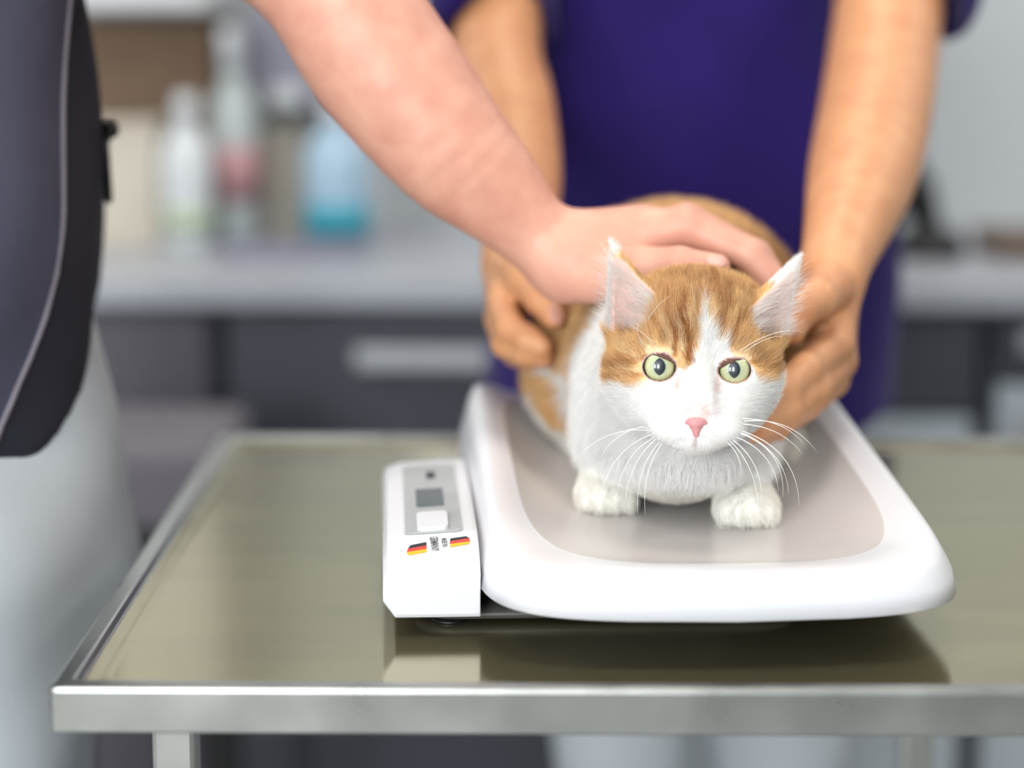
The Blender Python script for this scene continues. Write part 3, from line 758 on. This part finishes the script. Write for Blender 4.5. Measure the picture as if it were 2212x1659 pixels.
# ---- fur: one strand per root, combed away from the nose on the head and towards the tail on the trunk
VN = grad(CP, CV)
def make_fur(N):
    q = CV[CF]; area = (np.linalg.norm(np.cross(q[:, 1] - q[:, 0], q[:, 2] - q[:, 0]), axis=1) + np.linalg.norm(np.cross(q[:, 2] - q[:, 0], q[:, 3] - q[:, 0]), axis=1)) / 2
    fc = q.mean(1); hh = to_head(fc); fn = VN[CF].mean(1)
    facing = ((CAM - fc) * fn).sum(1) > -.35
    wgt = np.where((hh[:, 1] > -75) & (hh[:, 2] > -60), 4.5, 1.0) * np.where(facing, 1, .35)
    pr = area * wgt; pr /= pr.sum()
    fi = rng.choice(len(CF), N, p=pr); s, t = rng.random(N), rng.random(N)
    bw = np.stack([(1 - s) * (1 - t), s * (1 - t), s * t, (1 - s) * t], 1)
    root = (CV[CF[fi]] * bw[..., None]).sum(1); n = (VN[CF[fi]] * bw[..., None]).sum(1); n /= np.linalg.norm(n, axis=1)[:, None] + 1e-9
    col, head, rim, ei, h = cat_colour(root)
    nose = hp(0, 24, -26)
    fl = root - nose
    top = sstep(-5, 25, h[:, 2]); fl = fl + (top * .05)[:, None] * zv - (top * .03)[:, None] * yv
    body = np.tile(np.array([0.0, 1.0, -.35]), (N, 1)); leg = root[:, 2] < .975; body[leg] = (0, .15, -1)
    front = (root[:, 1] < 1.33) & ~leg; body[front] = (0, .1, -1)
    fl = fl / (np.linalg.norm(fl, axis=1)[:, None] + 1e-9); body /= np.linalg.norm(body, axis=1)[:, None]
    hb = sstep(-92, -52, h[:, 1]) * head; hb = np.where((h[:, 2] > 25), head * 1.0, hb)[:, None]
    fl = fl * hb + body * (1 - hb); fl += .012 * rng.normal(size=(N, 3)) * np.where(head, 10, 10)[:, None]
    tw = np.stack([vnoise(root, 320, 21), vnoise(root, 320, 22), vnoise(root, 320, 23)], 1)
    fl = fl / (np.linalg.norm(fl, axis=1)[:, None] + 1e-9) + .22 * tw
    fl -= (fl * n).sum(1)[:, None] * n; fl /= np.linalg.norm(fl, axis=1)[:, None] + 1e-9
    dn = np.linalg.norm(root - nose, axis=1) * 1000
    Lh = .0022 + .0062 * sstep(12, 75, dn); L = (Lh * hb[:, 0] + .012 * (1 - hb[:, 0])) * rng.uniform(.7, 1.25, N)
    L = np.where(leg & ~head, .0055, L)
    lift = np.where(head, .34, .38)
    rad = np.where(head, .000085, .00016)
    eo = np.zeros(N, bool)
    for qq in EARS_OUT: eo |= (qq(root) < .003)
    eo &= (h[:, 2] > 26) & (np.abs(h[:, 0]) > 18)
    L = np.where(eo, np.minimum(L, .0045), L)
    # tufts inside the ear cups run from the inner edge across the opening
    e_dir = np.where((h[:, 0] < 0)[:, None], -.75 * xv + .45 * zv + .35 * yv, .75 * xv + .45 * zv + .35 * yv) + .25 * rng.normal(size=(N, 3))
    e_dir /= np.linalg.norm(e_dir, axis=1)[:, None]
    fl = np.where(ei[:, None], e_dir, fl); L = np.where(ei, .010 * rng.uniform(.6, 1.3, N), L); lift = np.where(ei, .25, lift); rad = np.where(ei, .00007, rad)
    col = np.where(ei[:, None], np.array(lin('#f3ece8')), col)
    keep = (rim > 1.14) & ~((np.hypot(h[:, 0] - .3, (h[:, 2] + 32) * 1.35) < 8.6) & (h[:, 1] > 14))
    keep &= ~(ei & (rng.random(N) < .62))
    keep &= root[:, 2] > .9395
    near = np.clip((rim - 1.0) / .9, .25, 1); L = L * np.where(rim < 2, near, 1)
    d0 = n * lift[:, None] + fl * (1 - lift)[:, None] + .10 * rng.normal(size=(N, 3)); d0 /= np.linalg.norm(d0, axis=1)[:, None]
    bend = fl - .28 * n
    br = rng.lognormal(0, .17, N) * (1 + .13 * vnoise(root, 1100, 31)); col = col * np.where(col.min(1) > .75, np.clip(br, .97, 1.03), br)[:, None]
    k = np.where(keep)[0]; K = 5; tt = np.linspace(0, 1, K)
    pts = root[k, None] - .0003 * n[k, None] + L[k, None, None] * (tt[None, :, None] * d0[k, None] + .45 * (tt ** 2)[None, :, None] * bend[k, None])
    rr_ = rad[k, None] * (1 - .85 * tt[None] ** 1.5)
    return pts, rr_, col[k]
pts, rad, fcol = make_fur(190000)
cu = bpy.data.hair_curves.new('fur'); nS, K = rad.shape
cu.add_curves([K] * nS)
cu.attributes['position'].data.foreach_set('vector', pts.astype(np.float32).ravel())
ra = cu.attributes.get('radius') or cu.attributes.new('radius', 'FLOAT', 'POINT'); ra.data.foreach_set('value', rad.astype(np.float32).ravel())
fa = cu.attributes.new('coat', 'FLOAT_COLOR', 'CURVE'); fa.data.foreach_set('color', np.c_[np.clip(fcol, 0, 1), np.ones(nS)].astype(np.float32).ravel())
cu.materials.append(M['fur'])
fo = bpy.data.objects.new('fur', cu); C.objects.link(fo); put(fo, cat); fo['kind'] = 'stuff'

# ---- eyes
def eye_mat():
    m = bpy.data.materials.new('green cat eye'); m.use_nodes = True; nt = m.node_tree; N = nt.nodes; L = nt.links; b = N['Principled BSDF']
    tc = N.new('ShaderNodeTexCoord'); sp = N.new('ShaderNodeSeparateXYZ'); L.new(tc.outputs['Object'], sp.inputs[0])
    def mth(op, a, b_=None):
        n = N.new('ShaderNodeMath'); n.operation = op
        for i, q in enumerate((a, b_)):
            if q is None: continue
            if isinstance(q, (int, float)): n.inputs[i].default_value = q
            else: L.new(q, n.inputs[i])
        return n.outputs[0]
    x, z = sp.outputs[0], sp.outputs[2]
    r = mth('SQRT', mth('ADD', mth('MULTIPLY', x, x), mth('MULTIPLY', z, z)))
    rp = N.new('ShaderNodeValToRGB'); L.new(mth('MULTIPLY', r, 1 / .0125), rp.inputs[0]); e = rp.color_ramp.elements
    e[0].position = .2; e[0].color = (*lin('#8ea58c'), 1); e[1].position = .38; e[1].color = (*lin('#b2ba98'), 1)
    for pp, cc in ((.55, '#c6c59c'), (.66, '#b0b47e'), (.72, '#39352c'), (.76, '#1c1714'), (.9, '#b9b0b4')):
        q = e.new(pp); q.color = (*lin(cc), 1)
    nz = N.new('ShaderNodeTexNoise'); nz.inputs['Scale'].default_value = 900; L.new(tc.outputs['Object'], nz.inputs['Vector'])
    mx = N.new('ShaderNodeMixRGB'); mx.blend_type = 'SOFT_LIGHT'; mx.inputs[0].default_value = .7; L.new(rp.outputs[0], mx.inputs[1]); L.new(nz.outputs[0], mx.inputs[2])
    # lens-shaped slit: inside both of two offset circles
    R, o = .0057, .0022
    pu = mth('MAXIMUM', mth('SQRT', mth('ADD', mth('POWER', mth('ADD', x, o), 2), mth('MULTIPLY', z, z))), mth('SQRT', mth('ADD', mth('POWER', mth('SUBTRACT', x, o), 2), mth('MULTIPLY', z, z))))
    st_ = N.new('ShaderNodeMapRange'); st_.inputs[1].default_value = R - .0002; st_.inputs[2].default_value = R + .0002; L.new(pu, st_.inputs[0])
    m2 = N.new('ShaderNodeMixRGB'); m2.inputs[1].default_value = (.006, .012, .022, 1); L.new(st_.outputs[0], m2.inputs[0]); L.new(mx.outputs[0], m2.inputs[2])
    L.new(m2.outputs[0], b.inputs['Base Color']); b.inputs['Roughness'].default_value = .35; b.inputs['Coat Weight'].default_value = 1; b.inputs['Coat Roughness'].default_value = .01
    return m
M['eye'] = eye_mat()
for i, c in enumerate(EYE_C):
    bm = bmesh.new(); bmesh.ops.create_uvsphere(bm, u_segments=48, v_segments=32, radius=.0125)
    me = bpy.data.meshes.new('eye'); bm.to_mesh(me); bm.free(); o = obj('eye', me, M['eye'])
    R4 = Matrix([[*HR[0], 0], [*HR[1], 0], [*HR[2], 0], [0, 0, 0, 1]])
    R4 = R4 @ Matrix.Rotation(math.radians(-1 if i == 0 else 1), 4, 'Z')
    o.parent = cat; o.matrix_parent_inverse = Matrix.Translation(-Vector(cat.location)); o.matrix_basis = Matrix.Translation(Vector(hp(c[0], c[1] + 1.3, c[2]))) @ R4
    o['label'] = 'pale green eye with a dark slit pupil'
# ---- nose
M['nose'] = mat('pink nose leather', '#dd9c9c', 0.42, var=0.06, scale=500, col2='#d08a8e', bump=.3, bscale=1500, sss=.1)
npz = [HE((0, 18.5, -30.5), (7.6, 5.5, 4.6), 3), HC((0, 20, -33), (0, 18.5, -39), 4.0, 1.9, 3), HE((-5, 17.5, -32.5), (3.6, 4, 3.2), 2), HE((5, 17.5, -32.5), (3.6, 4, 3.2), 2),
       HC((-3.4, 23, -35.2), (-6.6, 20.0, -33.8), 1.0, .7, .8, True), HC((3.4, 23, -35.2), (6.6, 20.0, -33.8), 1.0, .7, .8, True), HC((0, 26, -35), (0, 22, -41), .35, .45, .5, True)]
no = blob('nose', npz, .00045, M['nose'], cat); no['label'] = 'pink triangular nose'
# ---- whiskers
M['whisker'] = mat('white whisker', '#fbfaf6', 0.35, var=0.01)
def whisker(u0, v0, d0, u1, v1, d1, sag, r=.00030):
    a = hp((u0 - 1510) * .2735, d0, (792 - v0) * .2735); b = hp((u1 - 1510) * .2735, d1, (792 - v1) * .2735)
    t = np.linspace(0, 1, 10)[:, None]; mid = (a + b) / 2 + HR @ (np.array([sag[0], 6, sag[1]]) * .001)
    pp = (1 - t) ** 2 * a + 2 * t * (1 - t) * mid + t ** 2 * b
    tube('whisker', pp, r * (1 - .8 * t[:, 0]), M['whisker'], cat, 5)
for w in ((1612, 905, 10, 1770, 968, -4, (6, 12)), (1610, 912, 10, 1740, 974, -6, (4, 8)), (1604, 925, 11, 1735, 1085, 0, (16, 12)), (1603, 928, 11, 1712, 1060, 2, (12, 8)), (1592, 938, 12, 1690, 1055, 2, (10, 8)), (1588, 945, 12, 1655, 1075, 4, (8, 6)),
          (1583, 948, 12, 1648, 1090, 4, (6, 6)), (1578, 952, 12, 1610, 1030, 6, (4, 4)), (1600, 930, 11, 1700, 1070, -4, (15, 10)), (1608, 900, 9, 1745, 955, -8, (6, 8)),
          (1400, 920, 8, 1300, 1000, -4, (-6, 6)), (1412, 930, 9, 1245, 1000, -6, (-4, 12)), (1415, 938, 10, 1302, 1095, 0, (-10, 12)), (1420, 945, 10, 1340, 1080, 2, (-8, 8)), (1425, 948, 11, 1358, 1110, 2, (-8, 8)),
          (1432, 955, 11, 1388, 1112, 4, (-8, 6)), (1438, 956, 11, 1405, 1115, 4, (-8, 4)), (1405, 925, 8, 1330, 950, -10, (-2, 4))):
    whisker(*w)
for w in ((1400, 690, 0, 1452, 640, 20, (0, 4)), (1420, 745, -2, 1350, 700, 14, (-4, 6)), (1600, 755, -2, 1738, 712, 6, (2, 10)), (1606, 760, -2, 1690, 722, 10, (2, 6)), (1395, 750, -2, 1385, 690, 18, (-5, 0))):
    whisker(*w, r=.00018)

# ------------------------------------------------------------------ the people
def head_prims(c, f):
    """simple human head: c centre, f facing direction (unit, horizontal)"""
    c = np.array(c, float); f = np.array(f, float); r_ = np.array([-f[1], f[0], 0]); Rm = np.stack([r_, f, np.array([0, 0, 1.0])], 1)
    q = lambda x, y, z: c + Rm @ np.array([x, y, z])
    return [E(q(0, -.015, .03), (.075, .095, .085), .02, R=Rm), E(q(0, .02, -.05), (.058, .068, .06), .03, R=Rm), E(q(0, .062, -.095), (.026, .02, .018), .015, R=Rm),
            RC(q(0, .088, .01), q(0, .105, -.03), .008, .012, .01), E(q(0, .085, -.062), (.024, .010, .007), .006, R=Rm), E(q(0, .083, -.073), (.020, .010, .006), .004, R=Rm),
            E(q(.075, -.01, -.01), (.010, .020, .032), .006, R=Rm), E(q(-.075, -.01, -.01), (.010, .020, .032), .006, R=Rm),
            E(q(.032, .092, .005), (.016, .012, .009), .008, True, R=Rm), E(q(-.032, .092, .005), (.016, .012, .009), .008, True, R=Rm)], q, Rm
def finish_head(root, c, f, hairm):
    _, q, Rm = head_prims(c, f)
    M.setdefault('sclera', mat('eye white', '#e9e6e2', .2, var=.01)); 
    for s_ in (-1, 1):
        bm = bmesh.new(); bmesh.ops.create_uvsphere(bm, u_segments=16, v_segments=12, radius=.0125); me = bpy.data.meshes.new('eye'); bm.to_mesh(me); bm.free()
        o = obj('eye', me, M['sclera']); o.location = q(s_ * .032, .078, .004); put(o, root)
    hp_ = [E(q(0, -.025, .045), (.086, .10, .088), .02, R=Rm), E(q(0, -.07, -.02), (.07, .05, .07), .03, R=Rm), E(q(0, .11, -.03), (.075, .075, .085), .01, True, R=Rm)]
    blob('hair', hp_, .004, hairm, root)
def nail(root, p, n, d, w=.0055, l=.0075):
    """small curved plate at p, outward normal n, finger direction d"""
    n = np.array(n, float); n /= np.linalg.norm(n); d = np.array(d, float); d -= (d @ n) * n; d /= np.linalg.norm(d); s_ = np.cross(n, d)
    Rm = np.stack([s_, d, n], 1)
    blob('fingernail', [E(p, (w, l, .0012), .001, R=Rm)], .0006, M['nail'], root)

def finger(pts, k=.004): return chain([(at(u, v, y), r) for u, v, y, r in pts], k)

# ---- person in slate blue, left of the table
pa = thing('person', 'person in slate blue tunic and white trousers resting a hand on the cat', 'person', (-0.45, 1.45, 0))
SHA = np.array([-.37, 1.545, 1.43])
hA, qA, RA = head_prims((-.40, 1.42, 1.66), (1, 0, 0))
prA = [RC((-.42, 1.45, 1.05), (-.41, 1.44, 1.36), .10, .11, .05, flat=((1, 0, 0), .75)), RC((-.40, 1.30, 1.42), SHA, .055, .055, .05), RC((-.40, 1.42, 1.43), (-.395, 1.42, 1.60), .055, .052, .03)]
prA += hA
EA = at(655, -90, 1.385)
prA += limb([(SHA, .052), (SHA * .5 + EA * .5, .050), (EA, .046), (at(818, 128, 1.375), .0485), (at(965, 312, 1.37), .0425), (at(1060, 405, 1.37), .0345), (at(1130, 475, 1.37), .0275), (at(1195, 540, 1.37), .0245)], .02)
prA += limb([((-.40, 1.30, 1.42), .052), ((-.50, 1.22, 1.16), .042), ((-.47, 1.20, .92), .028), ((-.455, 1.20, .86), .026), ((-.45, 1.21, .80), .022)], .03)
WA = at(1210, 548, 1.37)
for (u, v, y), r in zip(((1478, 486, 1.350), (1486, 482, 1.372), (1470, 492, 1.392), (1440, 505, 1.408)), (.0135, .0135, .0125, .0115)):
    prA += [RC(WA + np.array([0, (y - 1.375) * .5, 0]), at(u, v, y), .0165, r * .97, .010)]
prA += [RC(at(1230, 585, 1.36), at(1330, 585, 1.345), .0225, .017, .014), RC(at(1260, 520, 1.37), at(1380, 500, 1.365), .020, .017, .014)]
prA += finger([(1478, 486, 1.350, .0130), (1622, 546, 1.338, .0105), (1672, 610, 1.332, .0092), (1678, 668, 1.334, .0080)])
prA += finger([(1486, 480, 1.372, .0130), (1634, 550, 1.360, .0106), (1690, 625, 1.352, .0094), (1695, 690, 1.352, .0080)])
prA += finger([(1470, 492, 1.392, .0122), (1615, 560, 1.385, .0100), (1675, 630, 1.378, .009), (1685, 690, 1.376, .0078)])
prA += finger([(1440, 505, 1.408, .0112), (1560, 565, 1.408, .009), (1610, 620, 1.402, .008), (1625, 665, 1.40, .007)])
prA += finger([(1280, 592, 1.350, .0195), (1375, 575, 1.330, .0135), (1470, 570, 1.317, .0115), (1552, 574, 1.312, .0085)], .004)
blob('body', prA, .0022, M['skinA'], pa)
nail(pa, at(1549, 562, 1.3052), np.array([.05, -.75, .8]), at(1552, 574, 1.312) - at(1470, 570, 1.317), .0055, .007)
finish_head(pa, (-.40, 1.42, 1.66), (1, 0, 0), M['hair'])
def foldA(x, y, z):
    return .004 * np.sin(26 * y + 9 * z + 2.5 * np.sin(5 * z)) + .0025 * np.sin(55 * y - 22 * z + 1.3)
tA = [RC((-.440, 1.43, .80), (-.432, 1.43, 1.12), .185, .170, .05, flat=((1, 0, 0), .80)), RC((-.432, 1.43, 1.12), (-.425, 1.43, 1.37), .170, .155, .05, flat=((1, 0, 0), .80)),
      RC((-.41, 1.30, 1.43), (-.40, 1.55, 1.435), .07, .07, .05), RC((-.39, 1.545, 1.43), SHA + (EA - SHA) * .55, .07, .064, .03), RC((-.41, 1.30, 1.43), (-.465, 1.25, 1.26), .07, .066, .03),
      HS((-.29, 1.45, 1.036), (1.0, .46, -1.0)), E((-.40, 1.42, 1.56), (.075, .075, .11), .01, True)]
tun = blob('tunic', tA, .0055, [M['greyblue'], M['charcoal']], pa, disp=foldA, margin=.02)
me = tun.data; pc = np.array([p.center[:] for p in me.polygons])
s0, s1 = at(150, 60, 1.36), at(40, 720, 1.33)
ln = lambda z: s0[1] + .11 - (z - 1.0) * .10
dark = (pc[:, 1] > 1.393 + (pc[:, 2] - 1.2) * .36) & (pc[:, 0] > -.45)
me.polygons.foreach_set('material_index', dark.astype(np.int32))
# piping where the two cloths meet, and the knotted tie at the side
def on_field(prims, x0, y, z, disp):
    xs = np.linspace(x0, x0 + .25, 400); p = np.stack([xs, np.full(400, y), np.full(400, z)], 1); d = field(prims, p, disp); i = np.where(d < 0)[0]
    return xs[i[-1]] if len(i) else x0
zz = np.linspace(.96, 1.30, 26); yy = 1.393 + (zz - 1.2) * .36
pp = [(on_field(tA, -.42, y, z, foldA) + .0005, y, z) for y, z in zip(yy, zz)]
tube('piping', [p for p in pp if p[0] > -.40], [.0022] * len([p for p in pp if p[0] > -.40]), M['seam'], pa, 6)
kp = at(186, 285, 1.47)
kx = on_field(tA, -.42, 1.47, float(kp[2]), foldA)
kn = np.array([kx, 1.47, kp[2]])
blob('tie_knot', [E(kn + np.array([.003, 0, 0]), (.009, .010, .007), .004), RC(kn, kn + np.array([.010, -.015, .004]), .005, .004, .003), RC(kn, kn + np.array([.004, -.012, -.016]), .004, .003, .003), RC(kn, kn + np.array([.002, .006, -.05]), .0045, .003, .003)], .0012, M['dark'], pa)
def foldW(x, y, z):
    return .003 * np.sin(30 * x + 22 * y + 14 * z) + .002 * np.sin(48 * z - 20 * y)
lA = [RC((-.42, 1.43, 1.0), (-.42, 1.43, .86), .135, .14, .03, flat=((1, 0, 0), .9)),
      RC((-.40, 1.345, .88), (-.40, 1.34, .10), .112, .085, .03), RC((-.42, 1.52, .88), (-.42, 1.53, .10), .105, .08, .03), HS((0, 0, .055), (0, 0, -1))]
lA[0] = RC((-.405, 1.43, 1.0), (-.395, 1.43, .86), .13, .14, .03, flat=((1, 0, 0), .9))
blob('trousers', lA, .0075, M['white_cl'], pa, disp=foldW, margin=.01)
for y in (1.34, 1.53): blob('shoe', [E((-.36, y, .035), (.13, .048, .034), .01), E((-.40, y, .06), (.075, .045, .045), .02), HS((0, 0, .004), (0, 0, -1))], .005, M['shoe'], pa)

# ---- person in violet, behind the table
pb = thing('person', 'person in violet tunic standing behind the table holding the cat', 'person', (0.18, 2.0, 0))
SL, SR = np.array([-.005, 2.02, 1.40]), np.array([.375, 2.02, 1.40])
hB, qB, RB = head_prims((.18, 1.97, 1.60), (0, -1, 0))
prB = [RC((.18, 2.02, 1.05), (.18, 2.02, 1.32), .10, .11, .05, flat=((0, 1, 0), .75)), RC(SL, SR, .05, .05, .04), RC((.18, 2.02, 1.38), (.18, 1.99, 1.54), .05, .047, .03)] + hB
ER, EL = at(1915, 60, 1.80), at(1072, 105, 1.83)
prB += limb([(SR, .048), (ER * .5 + SR * .5, .048), (ER, .0465), (at(1895, 220, 1.69), .0455), (at(1868, 360, 1.58), .042), (at(1842, 455, 1.50), .034), (at(1816, 540, 1.44), .0265), (at(1800, 590, 1.41), .0245)], .02)
prB += limb([(SL, .046), (EL * .5 + SL * .5, .042), (EL, .0395), (at(1092, 230, 1.74), .0415), (at(1118, 380, 1.65), .036), (at(1122, 480, 1.58), .029), (at(1112, 560, 1.53), .0245)], .02)
# near hand: thumb up behind the ear, fingers under the jaw
WR = at(1800, 600, 1.405)
for (u, v, y), r in zip(((1806, 735, 1.375), (1814, 775, 1.39), (1800, 815, 1.402), (1780, 835, 1.415)), (.0135, .0130, .0125, .0115)):
    prB += [RC(WR + (0, (y - 1.39) * .4, 0), at(u, v, y), .0165, r * .97, .010)]
prB += finger([(1806, 740, 1.375, .0130), (1742, 795, 1.318, .0110), (1698, 840, 1.286, .0100), (1655, 868, 1.262, .0085)])
prB += finger([(1812, 778, 1.39, .0130), (1758, 838, 1.325, .0112), (1704, 880, 1.285, .0100), (1648, 905, 1.252, .0085)])
prB += finger([(1798, 818, 1.402, .0125), (1742, 870, 1.325, .0108), (1684, 908, 1.280, .0096), (1622, 930, 1.246, .0082)])
prB += finger([(1780, 838, 1.415, .0115), (1722, 890, 1.345, .0095), (1680, 922, 1.305, .0085), (1632, 945, 1.272, .0075)])
prB += finger([(1795, 620, 1.380, .0165), (1768, 642, 1.350, .0130), (1733, 668, 1.330, .0112), (1713, 712, 1.318, .0090)], .004)
# far hand on the flank
WL = at(1108, 580, 1.52)
for (u, v, y), r in zip(((1098, 640, 1.475), (1092, 678, 1.485), (1096, 715, 1.495), (1104, 742, 1.505)), (.0135, .0130, .0125, .0112)):
    prB += [RC(WL, at(u, v, y), .0165, r * .97, .010)]
prB += finger([(1088, 650, 1.475, .0125), (1104, 708, 1.438, .0106), (1142, 732, 1.424, .0094), (1172, 748, 1.418, .0080)])
prB += finger([(1084, 688, 1.485, .0122), (1098, 742, 1.446, .0106), (1140, 760, 1.430, .0094), (1176, 770, 1.424, .0080)])
prB += finger([(1096, 715, 1.495, .0120), (1108, 745, 1.460, .0105), (1148, 762, 1.448, .0092), (1178, 772, 1.442, .0080)])
prB += finger([(1104, 742, 1.505, .0110), (1118, 762, 1.475, .0095), (1150, 776, 1.462, .0085), (1172, 786, 1.456, .0074)])
prB += finger([(1108, 575, 1.50, .0165), (1132, 603, 1.462, .0125), (1168, 646, 1.436, .0106), (1200, 684, 1.422, .0086)], .004)
blob('body', prB, .0022, M['skinB'], pb)
nail(pb, at(1706, 706, 1.3105), np.array([-.55, -.8, .3]), at(1713, 712, 1.318) - at(1733, 668, 1.330), .0058, .0078)
nail(pb, at(1204, 679, 1.4135), np.array([.5, -.8, .5]), at(1200, 684, 1.422) - at(1168, 646, 1.436), .0055, .0075)
finish_head(pb, (.18, 1.97, 1.60), (0, -1, 0), M['hair'])
def foldB(x, y, z):
    s_ = np.sin(22 * x + 5 * z + 1.6 * np.sin(7 * z + 3 * x))
    return .009 * np.sin(11 * x + 9 * z + 1.1 * np.sin(6 * z - 4 * x)) + .0055 * s_ * np.clip(1.5 - (z - .8) * 1.2, .4, 1.3) + .003 * np.sin(40 * x - 24 * z + .6) + .002 * np.sin(18 * z + 30 * x)
tB = [RC((.178, 2.02, .78), (.178, 2.02, 1.10), .214, .190, .05, flat=((0, 1, 0), .70)), RC((.178, 2.02, 1.10), (.18, 2.02, 1.33), .188, .175, .05, flat=((0, 1, 0), .70)),
      RC((.0, 2.02, 1.40), (.37, 2.02, 1.40), .065, .065, .05), RC(SR, SR + (ER - SR) * .86 + np.array([.022, .012, 0]), .068, .064, .03), RC(SL, SL + (EL - SL) * .84, .066, .054, .03),
      HS((.18, 2.0, .868), (0, 0, -1)), E((.18, 1.95, 1.50), (.07, .07, .10), .01, True)]
# sleeves end where the bare arm leaves them
tB += [RC(ER + (ER - SR) * .30, ER - (ER - SR) * .16, .062, .056, .004, True), RC(EL + (EL - SL) * .40, EL - (EL - SL) * .04, .052, .048, .004, True)]
blob('tunic', tB, .0055, M['purple'], pb, disp=foldB, margin=.02)
lB = [RC((.11, 2.03, .95), (.25, 2.03, .95), .085, .085, .03), RC((.112, 2.02, .88), (.116, 2.0, .08), .078, .062, .03), RC((.262, 2.02, .88), (.284, 2.0, .08), .078, .062, .03), HS((0, 0, .055), (0, 0, -1))]
blob('trousers', lB, .0075, M['white_cl'], pb, disp=foldW, margin=.01)
for x in (.116, .284): blob('shoe', [E((x, 1.95, .035), (.045, .12, .034), .01), E((x, 1.99, .06), (.043, .07, .045), .02), HS((0, 0, .004), (0, 0, -1))], .005, M['shoe'], pb)
